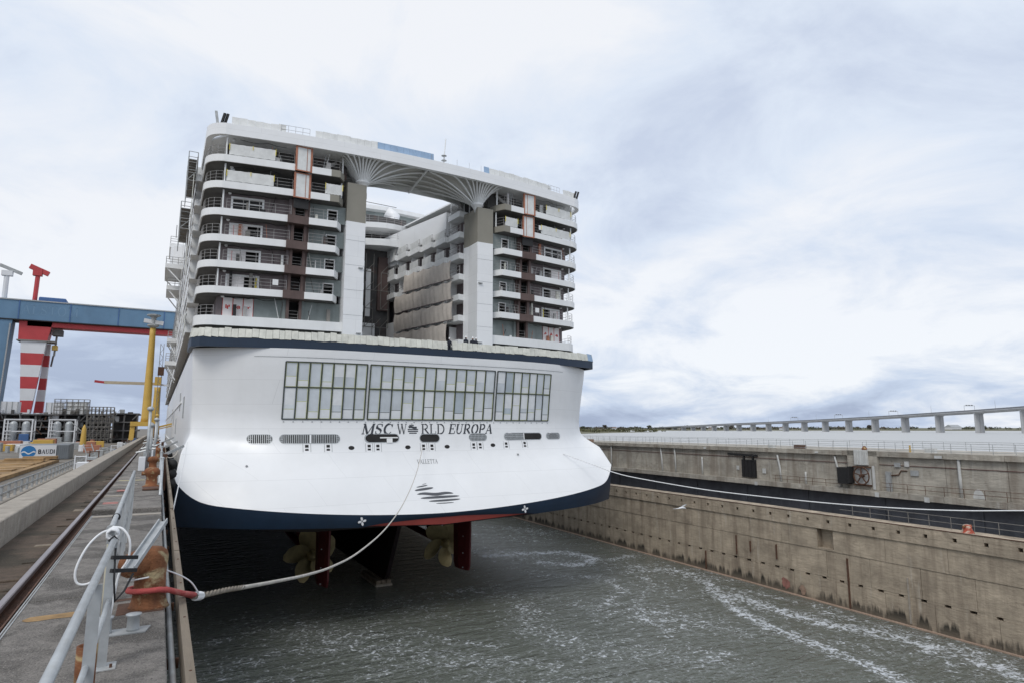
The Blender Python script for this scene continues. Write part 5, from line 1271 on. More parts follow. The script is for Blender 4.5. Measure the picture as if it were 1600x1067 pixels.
for i,(x0,x1,y0,h0,h1) in enumerate(((-44.5,-40.0,254,4.8,8.6),(-33.0,-28.5,256,4.8,8.6),(-27.5,-21.8,257,4.8,9.0))):
    t = thing('white_shelter','white sheeted shelter on the hull block, '+['left of the striped crane leg','right of the striped crane leg','beside the tall scaffold'][i],'shelter',((x0+x1)/2,y0,h0),'sheeted shelters')
    MB().box(x0,x1,y0,y0+5,h0,h1).build('shelter_sheet', m_crwhite if i < 2 else m_sheet, t)
    for k in range(4): MB().box(lerp(x0,x1-.2,k/3),lerp(x0,x1-.2,k/3)+.2,y0-.12,y0,h0,h1).build('shelter_pole', m_galv2, t)
yb = thing('yellow_bollard_post','tall yellow tapered post standing in the yard','post',(-14.2,166,-4.6))
MB().lathe((-14.2,166,-4.62),[(.62,0),(.58,1.5),(.42,4.6),(.12,5.4),(.05,5.5)],12).build('post', m_cryel, yb, True)
MB().bar((-14.2,166,-1.0),(-16.8,166,1.6),.16,.16).build('arm', m_galv2, yb)
# clutter of the yard: individually placed crates and drums
for i in range(46):
    x = tr.uniform(-46,-11); y = tr.uniform(146,232); k = i % 5
    s_ = tr.uniform(.7,1.8)
    cl_ = [m_crblue2,m_cryel,m_galv2,m_crwhite,m_oran][tr.randrange(5)]
    nm = {m_crblue2:'blue',m_cryel:'yellow',m_galv2:'grey',m_crwhite:'white',m_oran:'rust red'}[cl_]
    if k == 4:
        b = MB().lathe((x,y,-4.62),[(s_*.5,0),(s_*.52,.1),(s_*.5,.6),(s_*.52,1.2),(s_*.5,1.3)],10); nn = 'drum'
    else:
        b = MB().bbox(x-s_*1.2,x+s_*1.2,y-s_*.8,y+s_*.8,-4.62,-4.62+s_*tr.uniform(.7,1.3),.06)
        b.box(x-s_*1.2-.05,x-s_*1.2+.05,y-s_*.8-.06,y-s_*.8,-4.6,-4.6+s_*.7); b.box(x+s_*1.2-.05,x+s_*1.2+.05,y-s_*.8-.06,y-s_*.8,-4.6,-4.6+s_*.7); nn = 'crate'
    tag(b.build('yard_'+nn, cl_), '%s %s in the yard clutter %s, %s' % (nm, nn, 'close to the timber platform' if y < 175 else ('midway to the hull blocks' if y < 205 else 'just before the hull blocks'), 'towards the left' if x < -34 else ('in the middle' if x < -22 else 'towards the quay')), nn, 'yard %ss, %s' % (nn, nm))
# pipes, cable trays and gear strung along behind the kerb toward the yellow crane
for i in range(30):
    y = 62+i*4.4+tr.uniform(-.5,.5); x = -5.4+tr.uniform(-.6,.9); k = i % 3
    cl_ = [m_galv2,m_galv,m_crwhite,m_rustd,m_crblue2][tr.randrange(5)]
    nm = {m_galv2:'weathered grey',m_galv:'bright grey',m_crwhite:'white',m_rustd:'rusty',m_crblue2:'blue'}[cl_]
    if k == 0:
        b = MB().bbox(x-.4,x+.4,y-.6,y+.6,-4.62,-2.9+tr.uniform(-.2,.8),.04).box(x-.3,x+.3,y-.66,y-.6,-3.9,-3.1); nn = 'cabinet'
    elif k == 1:
        b = MB(); 
        for q_ in (0,1): b.tube([(x-.4+q_*.8,y,-4.62),(x-.4+q_*.8,y,-2.3)],.06,5)
        for z in (-2.4,-3.0,-3.6): b.tube([(x-.4,y,z),(x+.4,y,z)],.05,5)
        nn = 'rack'
    else:
        b = MB().lathe((x,y,-4.62),[(.5,0),(.5,.15),(.28,.2),(.28,1.5),(.5,1.55),(.5,1.7)],10); nn = 'reel'
    tag(b.build('quayside_'+nn, cl_), '%s %s in the row behind the kerb, %s' % (nm, nn, 'near end' if y < 100 else ('middle of the row' if y < 145 else 'far end by the yellow crane')), nn, 'quayside %ss, %s' % (nn, nm))
# ---------------------------------------------------------------- gantry crane
gc = thing('gantry_crane','giant blue gantry crane with red and white striped leg','gantry crane',(-42,282,-4.6))
MB().box(-140,30,279,287,38.7,45.7).build('main_girder', m_crblue, gc)
for i in range(11): MB().box(-138+i*15.2,-137.7+i*15.2,278.8,279,38.8,45.6).build('girder_seam', m_crblue2, gc)
MB().box(-140,30,278.7,279,45.55,45.95).build('girder_top_rail', m_galv2, gc); MB().box(-140,30,278.6,287.2,38.35,38.69).build('girder_bottom_flange', m_black, gc)
MB().box(-44,30,280,286,36.6,38.3).build('red_lower_girder', m_crred, gc)
lvl = [38.3,31.6]; 
def legbox(x0b,x1b,x0t,x1t,y0,y1,zb,zt,name,mt,ztop,zbot):
    f = lambda z: (z-zbot)/(ztop-zbot)
    q = lambda z: (lerp(x0b,x0t,f(z)),lerp(x1b,x1t,f(z)))
    a, c = q(zb), q(zt)
    MB().add([(a[0],y0,zb),(a[1],y0,zb),(a[1],y1,zb),(a[0],y1,zb),(c[0],y0,zt),(c[1],y0,zt),(c[1],y1,zt),(c[0],y1,zt)],[(0,3,2,1),(4,5,6,7),(0,1,5,4),(1,2,6,5),(2,3,7,6),(3,0,4,7)]).build(name, mt, gc)
legbox(-46.2,-37.7,-46.4,-36.6,280,286,31.6,38.3,'leg_head',m_crred,38.3,31.6)
MB().box(-46.6,-35.4,279.5,286.5,31.2,31.6).build('leg_collar', m_scaf, gc)
z = 31.2; k = 0
while z > -4.6:
    zb = max(-4.6,z-4.25)
    legbox(-42.7,-41.5,-45.4,-37.9,280,282,zb,z,'leg_band',m_crwhite if k % 2 == 0 else m_crred,31.2,-4.6)
    legbox(-41.2,-38.0,-38.9,-37.4,287,289,zb,z,'rear_leg_band',m_crwhite if k % 2 == 0 else m_crred,31.2,-4.6)
    z = zb; k += 1
legbox(-62.0,-49.9,-62.0,-48.2,279,285,-4.6,38.3,'blue_leg',m_crblue,38.3,-4.6)
MB().tube([(-49.8,278.6,-4),(-48.6,278.6,37)],.25,5).build('leg_ladder', m_galv2, gc)
MB().bbox(-41.5,-33.2,280,286,45.7,47.6,.3).build('trolley_house', m_crblue2, gc)
MB().tube([(-42.9,282,45.7),(-42.7,282,56)],.75,8).build('jib_mast', m_crred, gc)
MB().bar((-45.2,282,59),(-39.5,282,56.6),1.6,1.7).build('jib_house', m_crred, gc); MB().box(-44.2,-41.4,281,283,55.6,58.2).build('jib_cab', m_crred, gc)
MB().tube([(-51.7,282,45.7),(-51.7,282,55)],.8,8).build('jib_mast', m_crwhite, gc)
MB().box(-53.2,-50,281,283,54.6,56.4).build('jib_cab', m_crwhite, gc); MB().bar((-54,282,58.4),(-47.4,282,55.8),1.0,1.1).build('jib_house', m_galv2, gc)
hk = MB().box(-36.6,-33.5,281,285,33.8,36.0).build('hoist_block', m_dgrey, gc)
MB().bar((-35.3,283,34),(-35.6,283,26.5),.6,.6).build('hook_fall', m_scaf, hk); MB().bbox(-36.4,-34.7,282,284,28.6,30.4,.2).build('hook_block', m_cryel, hk); MB().bar((-35.8,283,26.5),(-36.2,283,22.6),.8,.5).build('hook', m_dgrey, hk)
# faint ghost lettering on the girder
letters('ALSTOM',-46.0,-29.0,40.7,3.4,0,.55,mat('faded_letter_blue',(0.15,0.255,0.37),0.6,0.05),gc,'faded_letter',onto=lambda a,c: (a,278.985,c))
# ---------------------------------------------------------------- yellow quay crane and its neighbour
yc_ = thing('quay_crane','yellow portal quay crane with tall column at the end of the rail','quay crane',(-2.5,150,-2.2))
MB().lathe((-2.45,150,1.3),[(.95,0),(.85,1),(.56,18.0),(.55,19.5)],14).build('column', m_cryel, yc_, True)
MB().lathe((-2.45,150,20.8),[(.4,0),(1.1,.4),(1.1,.7),(.5,.9),(.5,2.2),(1.3,2.6),(1.3,2.8),(.3,3.0)],10).build('slewing_head', m_galv2, yc_)
MB().bar((-4.2,150,22.3),(-.6,150,21.9),.7,.8).build('machinery_box', m_crwhite, yc_)
for x in (-4.8,-.6): MB().bar((x,149,-2.3),(x*.97,149.2,.6),.55,.8).build('portal_leg', m_cryel, yc_); MB().bar((x,152,-2.3),(x*.97,151.8,.6),.55,.8).build('portal_leg', m_cryel, yc_)
MB().box(-5.1,-.3,148.6,152.4,.5,1.4).build('portal_beam', m_cryel, yc_)
MB().bar((-.4,150,.2),(4.4,151,1.6),.35,.35).build('yellow_gangway', m_cryel, yc_); MB().bar((-.4,150,-.2),(4.4,151,1.1),.2,.2).build('yellow_gangway_rail', m_cryel, yc_)
sc2 = thing('slewing_crane','distant pale yellow crane with long jib left and red tip','slewing crane',(-1.3,260,-2.2))
MB().lathe((-1.3,260,-2.2),[(1.6,0),(1.3,5),(1.0,15.5),(1.1,17)],12).build('column', m_cryel, sc2, True)
MB().box(-2.4,-.2,259,261,15.5,18.5).build('crane_house', m_cryel, sc2)
MB().bar((-1.5,260,16.0),(-17.6,258,15.9),.7,1.0).build('jib', mat('pale_jib',(0.50,0.42,0.30),0.6,0.1), sc2); MB().bar((-17.6,258,15.9),(-20.4,257.7,16.2),.55,.8).build('jib_tip', m_crred, sc2)
MB().bar((-1.0,260,15.8),(4.5,260,15.2),.5,.6).build('counter_jib', m_crwhite, sc2)
ml = thing('lattice_mast','grey lattice mast beside the yellow crane column','mast',(-.6,170,-2.2))
b = MB()
for dx in (0,.7): b.bar((-.9+dx,170,-2.2),(-.9+dx,170,20),.12,.12)
for i in range(20): b.bar((-.9+.7*(i%2),170,-2+i*1.1),(-.9+.7*((i+1)%2),170,-.9+i*1.1),.08,.08)
b.build('lattice', m_scaf, ml); MB().box(-1.1,.2,169.6,170.4,12.5,14.5).build('mast_cab', m_rustd, ml)
# ================================================================ near quay
QZ = -2.2
def smooth(pts, n=6):
    P = [Vector(p) for p in pts]; P = [2*P[0]-P[1]]+P+[2*P[-1]-P[-2]]; o = []
    for i in range(1,len(P)-2):
        for j in range(n):
            t = j/n; a,b_,c,d = P[i-1],P[i],P[i+1],P[i+2]
            o.append(.5*((2*b_)+(c-a)*t+(2*a-5*b_+4*c-d)*t*t+(3*b_-a-3*c+d)*t**3))
    o.append(P[-2]); return o
# handrail nearest the camera: tube rail, flat-bar posts, lower tube
h1 = thing('quay_handrail','pale galvanised tube handrail nearest the viewer on the quay','handrail',(-.32,5,QZ))
MB().tube([(-.36,1.2,-1.04),(-.33,4.0,-1.05),(-.30,7.28,-1.06)],.027,12).build('top_rail', m_galv, h1, True)
MB().tube([(-.36,1.5,-1.62),(-.34,4.6,-1.62),(-.305,6.6,-1.60),(-.30,7.2,-1.60)],.022,10).build('mid_rail', m_galv, h1, True)
for y in (3.2,5.35,7.22):
    p = MB().bar((-.315,y,QZ),(-.305,y,-1.07),.075,.012,(0,1,0)).build('post', m_galv, h1); MB().bar((-.315,y+.03,QZ),(-.305,y+.03,-1.09),.012,.055,(0,1,0)).build('post_web', m_galv, p)
    MB().bbox(-.42,-.20,y-.09,y+.12,QZ,QZ+.012,.004).build('foot_plate', m_galv2, p)
    for dx in (-.07,.07): inst('foot_bolt', MB().lathe((0,0,0),[(.012,0),(.012,.03)],6).mesh('fb', m_rustd), (-.31+dx,y-.05,QZ+.012), p)
MB().tube([(-.335,7.25,-1.09),(-.335,7.25,QZ)],.022,8).build('spare_pole', mat('dull_yellow_pole',(0.40,0.37,0.27),0.6,0.15,6), h1, True)
for y in (7.28,): MB().tube([(-.345,y-.05,-1.06),(-.30,y-.05,-1.015),(-.255,y-.05,-1.06),(-.30,y-.05,-1.105),(-.345,y-.05,-1.06)],.012,6).build('strap', m_black, h1)
h2 = thing('quay_handrail','second galvanised handrail section with close uprights beyond the rope coil','handrail',(-.36,13,QZ))
MB().tube([(-.36,7.75,-1.03),(-.40,12,-1.05),(-.46,18.6,-1.06)],.027,10).build('top_rail', m_galv, h2, True)
MB().tube([(-.36,7.8,-1.6),(-.46,18.6,-1.6)],.02,8).build('mid_rail', m_galv, h2, True)
for i in range(12):
    y = 7.9+i*.96; x = -.36-.1*i/11
    MB().bar((x,y,QZ),(x,y,-1.06),.065,.012,(0,1,0)).build('post', m_galv if i % 3 else m_galv2, h2)
MB().tube([(-.37,9.0,-1.05),(-.37,9.06,-1.05)],.045,10).build('clamp', m_black, h2); MB().tube([(-.36,7.8,-1.03),(-.36,7.86,-1.03)],.045,10).build('clamp', m_galv2, h2)
# white line coiled over the rail joint
rc_ = random.Random(4)
ro = thing('coiled_line','thin white rope looped over the joint of the handrails','rope',(-.33,7.5,-1.0))
MB().tube(smooth([(-.30,7.6,-1.0),(-.42,7.55,-1.02),(-.53,7.5,-1.14),(-.60,7.45,-1.33),(-.58,7.45,-1.46),(-.48,7.45,-1.47),(-.39,7.45,-1.36)]),.011,7).build('loop', m_rope2, ro, True)
MB().tube(smooth([(-.34,7.7,-.99),(-.25,7.65,-1.01),(-.18,7.6,-1.12),(-.18,7.6,-1.3),(-.25,7.6,-1.45),(-.28,7.6,-1.7),(-.31,7.58,-1.95)]),.011,7).build('loop', m_rope2, ro, True)
b = MB()
for i in range(5):
    y = 7.5+i*.035; b.tube([(-.33+.05*math.cos(t*.9),y+t*.004,-1.04+.05*math.sin(t*.9)) for t in range(9)],.012,6)
b.build('wraps', m_rope2, ro, True)
bs = thing('strapped_bracket','black rubber straps and cable tied to the handrail post','strap',(-.28,7.2,-1.3))
for z in (-1.20,-1.32): MB().bar((-.30,7.15,z),(-.10,7.35,z-.05),.03,.035).build('black_strap', m_black, bs)
MB().tube([(-.28,7.18,-1.12),(-.27,7.15,-1.4),(-.25,7.15,-1.6),(-.18,7.2,-1.52),(-.12,7.25,-1.38)],.010,6).build('cable', m_black, bs, True)
pk = thing('grey_plank','pale grey channel plank leaning out over the bollard','plank',(-.04,9.2,-1.5))
pb = MB(); pb.bar((-.175,8.2,-1.53),(.13,9.5,-1.20),.11,.02); pb.bar((-.22,8.2,-1.51),(.085,9.5,-1.18),.015,.05); pb.bar((-.13,8.2,-1.51),(.175,9.5,-1.18),.015,.05); pb.build('channel', m_galv, pk)
# rusty horned bollard
bo = thing('mooring_bollard','large rusty horned bollard with red sling around it','bollard',(.03,9.35,QZ))
MB().lathe((.035,9.35,QZ-.005),[(.235,0),(.21,.04),(.19,.10),(.178,.22),(.172,.36),(.176,.46),(.185,.55),(.185,.62),(.165,.68),(.11,.72),(.03,.735)],24).build('bollard_body', m_boll, bo, True)
MB().tube([(.10,9.39,-1.63),(.0,9.33,-1.625),(-.10,9.26,-1.635),(-.19,9.20,-1.66),(-.245,9.165,-1.68),(-.275,9.145,-1.69),(-.285,9.14,-1.693)],[.13,.155,.155,.145,.125,.085,.02],18).build('bollard_horn', m_boll, bo, True)
MB().bbox(-.30,.205,9.08,9.62,QZ,QZ+.010,.006).build('base_plate', m_rustd, bo)
sl = thing('red_sling','faded red sling looped round the rusty bollard','sling',(.05,9.3,-1.98))
lp = [(.55,9.72,-2.22),(.32,9.66,-2.12),(.12,9.60,-2.02)]+[(.035+.235*math.cos(R(a)),9.35+.235*math.sin(R(a)),-1.98-.02*math.sin(R(a))) for a in range(75,300,20)]+[(.25,9.22,-2.0),(.42,9.4,-2.10),(.57,9.70,-2.2)]
MB().tube(lp,.034,9).build('sling_loop', m_sling, sl, True)
wl_ = thing('white_messenger_line','thin white line looped behind the bollard to the splice','rope',(.1,9.3,-1.8))
MB().tube(smooth([(.02,9.12,-1.80),(-.12,9.15,-1.82),(-.20,9.3,-1.85),(-.12,9.5,-1.84),(.1,9.6,-1.80),(.3,9.65,-1.88),(.5,9.72,-2.02),(.62,9.8,-2.2)]),.010,6).build('line', m_rope2, wl_, True)
# mooring ropes
def laid(path, r, turns_per_m, name, mt, parent):
    P = smooth(path, 14); L_ = 0; b = [MB(),MB(),MB()]; tr_ = [[],[],[]]
    for i, p in enumerate(P):
        if i: L_ += (P[i]-P[i-1]).length
        d = (P[min(i+1,len(P)-1)]-P[max(i-1,0)]).normalized(); a = d.cross(Vector((0,0,1))).normalized(); c = a.cross(d)
        for k in range(3):
            t = L_*turns_per_m*2*math.pi+k*2*math.pi/3; tr_[k].append(p+a*(math.cos(t)*r*.52)+c*(math.sin(t)*r*.52))
    for k in range(3): MB().tube(tr_[k],r*.56,6).build(name, mt, parent, True)
r1 = thing('stern_mooring_rope','pale mooring rope sagging from the rusty bollard up to the stern','mooring rope',(.55,9.8,-2.25))
laid([(.55,9.72,-2.22),(.66,10.1,-2.31),(.83,10.5,-2.39),(1.1,11.1,-2.5),(1.42,11.81,-2.65)],.040,2.2,'tan_rope_strand',m_ropeb,r1)
b = MB()
for i in range(6): y = 9.82+i*.035; b.tube([(.585+i*.015+.05*math.cos(t*.8),y,-2.25-i*.008+.05*math.sin(t*.8)) for t in range(9)],.012,6)
b.build('splice_wraps', m_rope2, r1, True)
MB().tube(smooth([(1.35,11.65,-2.62),(2.22,13.59,-3.01),(3.37,16.14,-3.5),(4.71,19.13,-3.99),(6.75,23.65,-4.53),(10.21,31.35,-5.06),(13.93,39.63,-5.16),(17.34,47.2,-4.78),(20.46,54.13,-4.05),(22.39,58.44,-3.3),(24.45,62.9,-1.95)]),.034,8).build('rope', m_rope, r1, True)
r2 = thing('starboard_mooring_rope','pale mooring rope from the right stern across to the dock wall','mooring rope',(62,20,-6.5))
MB().tube(smooth([(42.6,63.4,-3.0),(43.75,62.0,-3.6),(44.81,59.8,-4.3),(45.83,57.6,-5.0),(47.13,54.9,-5.51),(50.09,48.34,-6.29),(52.71,42.53,-6.67),(55.05,37.36,-6.89),(57.15,32.72,-6.93),(59.04,28.52,-6.8),(60.77,24.69,-6.49),(66.2,12,-5.4)]),.055,6).build('rope', m_rope2, r2, True)
r3 = thing('breast_line','thin slack line from the quay edge up to the port quarter','mooring rope',(.6,32,-2.5))
MB().tube(smooth([(.45,19.5,-2.40),(1.15,38,-2.75),(1.8,52,-2.2),(2.30,63,-1.2)]),.025,5).build('rope', m_rope2, r3, True)
r4 = thing('breast_line','second slack line from farther quay bollard to the ship side','mooring rope',(.3,60,-1.6))
MB().tube(smooth([(.1,60,-1.5),(.9,66,-2.6),(1.7,74,-2.7),(2.3,84,-2.0)]),.05,5).build('rope', m_rope, r4, True)
# twin small bollard on its plate
tb = thing('small_twin_bollard','pair of small grey capped bollards on a steel plate','bollard',(-.2,8.3,QZ))
MB().add([(-.50,8.22,QZ+.012),(.02,8.22,QZ+.012),(.07,8.45,QZ+.012),(-.45,8.45,QZ+.012),(-.50,8.22,QZ),(.02,8.22,QZ),(.07,8.45,QZ),(-.45,8.45,QZ)],[(0,1,2,3),(4,5,1,0),(5,6,2,1),(6,7,3,2),(7,4,0,3)]).build('plate', m_galv2, tb)
for x in (-.10,-.36):
    MB().lathe((x,8.34,QZ+.012),[(.065,0),(.062,.02),(.058,.14),(.075,.155),(.078,.17),(.03,.18)],16).build('post', m_galv, tb, True)
# pipe stub, rust patches, orange plates
ps = thing('rusty_pipe_stub','short rusty pipe stub standing at the bottom of the quay','pipe stub',(-.40,6.75,QZ))
MB().lathe((-.395,6.5,QZ),[(.075,0),(.075,.42),(.06,.42),(.06,.2)],16).build('pipe', m_rust, ps, True)
for i,(x0,x1,y0,y1,mm) in enumerate(((-1.22,-.62,9.28,9.52,0),(-.55,.15,9.78,9.92,1),(-1.1,-.75,25.0,25.7,2),(-1.25,-.85,21.0,21.6,2),(-1.28,-.3,30.0,30.3,3))):
    n_ = 16; b = MB(); cx_, cy_ = (x0+x1)/2,(y0+y1)/2; z = (QZ if y0 < 19 else -2.08)+.004
    ring = [(cx_+(x1-x0)/2*max(-1,min(1,1.3*math.cos(2*math.pi*k/n_)))*rc_.uniform(.85,1.05), cy_+(y1-y0)/2*max(-1,min(1,1.3*math.sin(2*math.pi*k/n_)))*rc_.uniform(.8,1.1), z) for k in range(n_)]
    b.add(ring,[tuple(range(n_))]); o_ = b.build('quay_marking', [mat('ochre_patch',(0.30,0.19,0.085),0.9,0.3,6),m_rustd,mat('pink_spray_paint',(0.34,0.15,0.13),0.9,0.4,5),mat('yellow_spray',(0.5,0.45,0.25),.9,.4,5)][mm], quay)
# farther rusty bollards and posts along the quay edge
for i,(x,y) in enumerate(((-.10,26.5),(-.14,37.0),(.02,53.0),(0,76.0),(0,100.0))):
    t = thing('quay_bollard','rusty square-headed bollard on the quay, '+['second from the viewer','third from the viewer','fourth from the viewer','fifth along','farthest along'][i],'bollard',(x,y,-2.08),'bollards farther along the quay')
    MB().lathe((x,y,-2.09),[(.30,0),(.28,.04),(.19,.09),(.17,.34),(.2,.42),(.25,.5),(.25,.6),(.18,.68),(.03,.7)],14).build('bollard_body', m_rust, t, True)
    MB().tube([(x-.33,y,-1.6),(x+.33,y,-1.6)],.07,8).build('cross_bar', m_rust, t, True)
    if i < 2: MB().bbox(x-.25,x+.25,y-1.4,y-.5,-2.08,-2.03,.01).build('base_plate', m_rustd, t)
for i,(x,y,h) in enumerate(((.18,23.0,.95),(.16,28.0,1.0),(.20,35.5,1.05))):
    t = thing('edge_post','grey steel post at the quay edge, '+['nearest the stern lip','second along','third along'][i],'post',(x,y,-2.08),'edge posts')
    MB().tube([(x,y,-2.08),(x+.01,y+1.6,-2.0+h*.6),(x+.02,y+3.2,-2.05+h)],.045,8).build('post', m_galv, t, True); MB().lathe((x+.02,y+3.2,-2.05+h),[(.06,0),(.07,.05),(.03,.09)],8).build('cap', m_galv2, t)
for i,(x,y,h,mt) in enumerate(((-.42,37,3.0,m_galv),(-.35,44,2.2,m_galv2),(-.15,48,2.6,m_galv),(-.55,60,2.4,m_galv2),(-.2,66,3.2,m_cryel),(-.7,74,2.2,m_galv),(-.1,86,3.0,m_galv2),(-.5,96,2.4,m_rustd))):
    t = thing('service_post','%s service post on the quay, %s' % ({m_galv:'bright grey',m_galv2:'dull grey',m_cryel:'yellow',m_rustd:'rusty'}[mt],['with rounded head nearest the viewer','just behind the round-headed post','behind the first two','beside the fourth bollard','standing behind the grey ones','beyond the yellow one','nearer the crane','closest to the crane'][i]),'post',(x,y,-2.08),'service posts on the quay')
    MB().tube([(x,y,-2.1),(x,y,-2.1+h)],.07,8).build('shaft', mt, t, True); MB().lathe((x,y,-2.1+h),[(.10,0),(.15,.05),(.15,.16),(.05,.22)],10).build('head', mt, t, True)
    MB().tube([(x-.5,y+.2,-1.2),(x+.35,y+.1,-1.0)],.05,6).build('arm', m_galv, t); MB().bbox(x-.35,x-.05,y-.2,y+.2,-2.1,-1.4,.02).build('base_box', m_galv2 if i % 2 else m_crwhite, t)
# gull over the wall
gu = thing('gull','white gull gliding in front of the dock wall','bird',(43.6,45,-7.43))
b = MB(); b.tube([(43.45,45.25,-7.45),(43.5,45.15,-7.42),(43.6,45.0,-7.40),(43.75,44.8,-7.41),(43.85,44.68,-7.42)],[.02,.06,.10,.07,.02],8); b.build('body', m_crwhite, gu, True)
for s_, ex in ((-1,-1.15),(1,.85)):
    b = MB(); rows_ = []
    for j in range(6):
        f = j/5; x = 43.6+ex*f*.9; z = -7.38+.22*math.sin(f*1.9)*(1 if s_ > 0 else -.35)
        w = .16*(1-f)**.6+.015; y = 45.0-.05+s_*.02+.12*f; rows_.append([(x,y-w,z),(x,y,z+.02),(x,y+w,z)])
    b.grid(rows_); b.build('wing', m_galv if s_ > 0 else m_crwhite, gu, True)
# ================================================================ far shore and bridge
sh = MB(); sr = random.Random(21)
near = [(620,1250),(760,1150),(900,1130),(1050,1000),(1180,880),(1340,760),(1500,600),(1700,420),(2000,100),(2400,-600)]
far = [(x*1.9+200,y*1.9+500) for x,y in near]
sh.grid([[(x,y,-4.35) for x,y in near],[(x+8,y+14,-3.0+sr.uniform(0,1)) for x,y in near],[(x+150,y+200,-1.0) for x,y in near],[(x,y,3.0) for x,y in far]])
struct(sh.build('far_shore', m_shore), 'low grassy far bank of the river')
sp2 = MB(); sp2.grid([[(300,420,-4.4),(420,520,-4.4),(520,560,-4.4)],[(300,440,-3.4),(420,560,-3.2),(540,600,-4.2)],[(400,700,-2),(560,800,-2),(640,820,-4)],[(500,1300,-2),(700,1300,-2),(800,1200,-3)]])
struct(sp2.build('headland', m_shore), 'scrubby headland beside the ship')
def leafclump(b, c, r, rz, n, rg, sz):
    for _ in range(n):
        while True:
            p = Vector((rg.uniform(-1,1),rg.uniform(-1,1),rg.uniform(-1,1)))
            if .15 < p.length < 1: break
        q_ = Vector((c[0]+p.x*r, c[1]+p.y*r, c[2]+p.z*rz)); s_ = sz*rg.uniform(.5,1.2)
        u = Vector((rg.uniform(-1,1),rg.uniform(-1,1),rg.uniform(-.6,.6))).normalized()*s_; v = u.cross(Vector((rg.uniform(-1,1),rg.uniform(-1,1),rg.uniform(-1,1)))).normalized()*s_
        b.add([q_-u-v,q_+u-v,q_+u*.8+v,q_-u*.7+v*1.1],[(0,1,2,3)])
m_leaf2 = mat('bare_winter_twigs',(0.10,0.085,0.065),0.95,0.4,0.08); m_leaf3 = mat('olive_scrub',(0.10,0.10,0.05),0.95,0.4,0.08)
# woods along the bank read as one mass; single trees stand out of them
for k, mt in enumerate((m_leaf, m_leaf2)):
    b = MB()
    for i in range(240):
        f = sr.random(); j = min(len(near)-2,int(f*(len(near)-1))); t = f*(len(near)-1)-j
        x = lerp(near[j][0],near[j+1][0],t)+sr.uniform(30,160); y = lerp(near[j][1],near[j+1][1],t)+sr.uniform(40,220)
        if f > .55 and sr.random() < .55: continue
        r = sr.uniform(4,11); leafclump(b,(x,y,sr.uniform(-1,2.0)),r*1.2,sr.uniform(2.5,4.2),44,sr,1.1)
    struct(b.build('far_woods', mt), 'distant woods along the far bank', 'stuff')
b = MB()
for i in range(90):
    x = sr.uniform(330,600); y = lerp(470,640,(x-330)/270)+sr.uniform(0,120); leafclump(b,(x,y,-2.6),sr.uniform(2,6),sr.uniform(1,2.6),20,sr,.8)
struct(b.build('headland_scrub', m_leaf3), 'scrub covering the headland beside the ship', 'stuff')
for i in range(16):
    f = (i+.5)/16*.92; j = min(len(near)-2,int(f*(len(near)-1))); t = f*(len(near)-1)-j
    x = lerp(near[j][0],near[j+1][0],t)+sr.uniform(25,60); y = lerp(near[j][1],near[j+1][1],t)+sr.uniform(30,70); h = sr.uniform(10,17)
    t_ = thing('shore_tree','distant %s tree above the far bank woods, %s' % ('bare' if i % 3 == 0 else 'green', ['nearest the ship','second from the ship','third from the ship','fourth from the ship','just left of the pale house','beside the pale house','left of the bridge start','at the bridge start','behind the first low piers','behind the second low pier','between low piers of the bridge','behind the middle piers','left of the long white shed','right of the long white shed','between the tall piers','rightmost under the bridge'][i]),'tree',(x,y,-2.5),'single trees on the far bank')
    h = h*.72; MB().tube([(x,y,-3),(x+.3,y,1),(x+.8,y+.2,h-5)],[.5,.35,.12],6).build('trunk', m_leaf2, t_)
    b = MB()
    for q_ in range(12): leafclump(b,(x+sr.uniform(-4,4),y+sr.uniform(-3,3),h-5.5+sr.uniform(-3.5,2.0)),sr.uniform(1.8,3.4),sr.uniform(1.5,2.6),34,sr,.75)
    b.build('crown', m_leaf if i % 3 else m_leaf2, t_)
hl = [(352,560,9,7,5.5,'pale block of flats at the headland beside the ship'),(372,566,7,6,4.5,'second pale house at the headland beside the ship')]
for i,(fx,ln,dd,h,lab) in enumerate(((.22,12,8,4,'white cottage among the far trees, leftmost'),(.30,16,8,4.5,'yellowish house among the far trees'),(.345,10,8,3.5,'small grey house right of the yellowish one'),(.44,14,8,4,'pale house near the start of the bridge'),(.62,40,14,6,'long white shed behind the bridge piers'),(.75,46,14,5,'long white warehouse right under the bridge'))):
    j = min(len(near)-2,int(fx*(len(near)-1))); t = fx*(len(near)-1)-j
    hl.append((lerp(near[j][0],near[j+1][0],t)+30,lerp(near[j][1],near[j+1][1],t)+40,ln,dd,h,lab))
for x,y,ln,dd,h,lab in hl:
    t_ = thing('far_house',lab,'house',(x,y,-2.6),'houses across the river')
    MB().box(x,x+ln,y,y+dd,-3.2,-2.6+h).build('wall', m_brick if 'yellow' in lab or 'flats' in lab else m_crwhite, t_)
    MB().add([(x-.5,y-.5,-2.6+h),(x+ln+.5,y-.5,-2.6+h),(x+ln+.5,y+dd+.5,-2.6+h),(x-.5,y+dd+.5,-2.6+h),(x,y+dd/2,-2.6+h+dd*.35),(x+ln,y+dd/2,-2.6+h+dd*.35)],[(0,1,5,4),(3,4,5,2),(0,4,3),(1,2,5),(0,3,2,1)]).build('roof', m_roof if ln < 30 else m_galv2, t_)
    for q_ in range(max(2,int(ln/4))): MB().box(x+1+q_*ln/max(2,int(ln/4)),x+2.4+q_*ln/max(2,int(ln/4)),y-.1,y,-1.6,-.2).build('window', m_dark, t_)
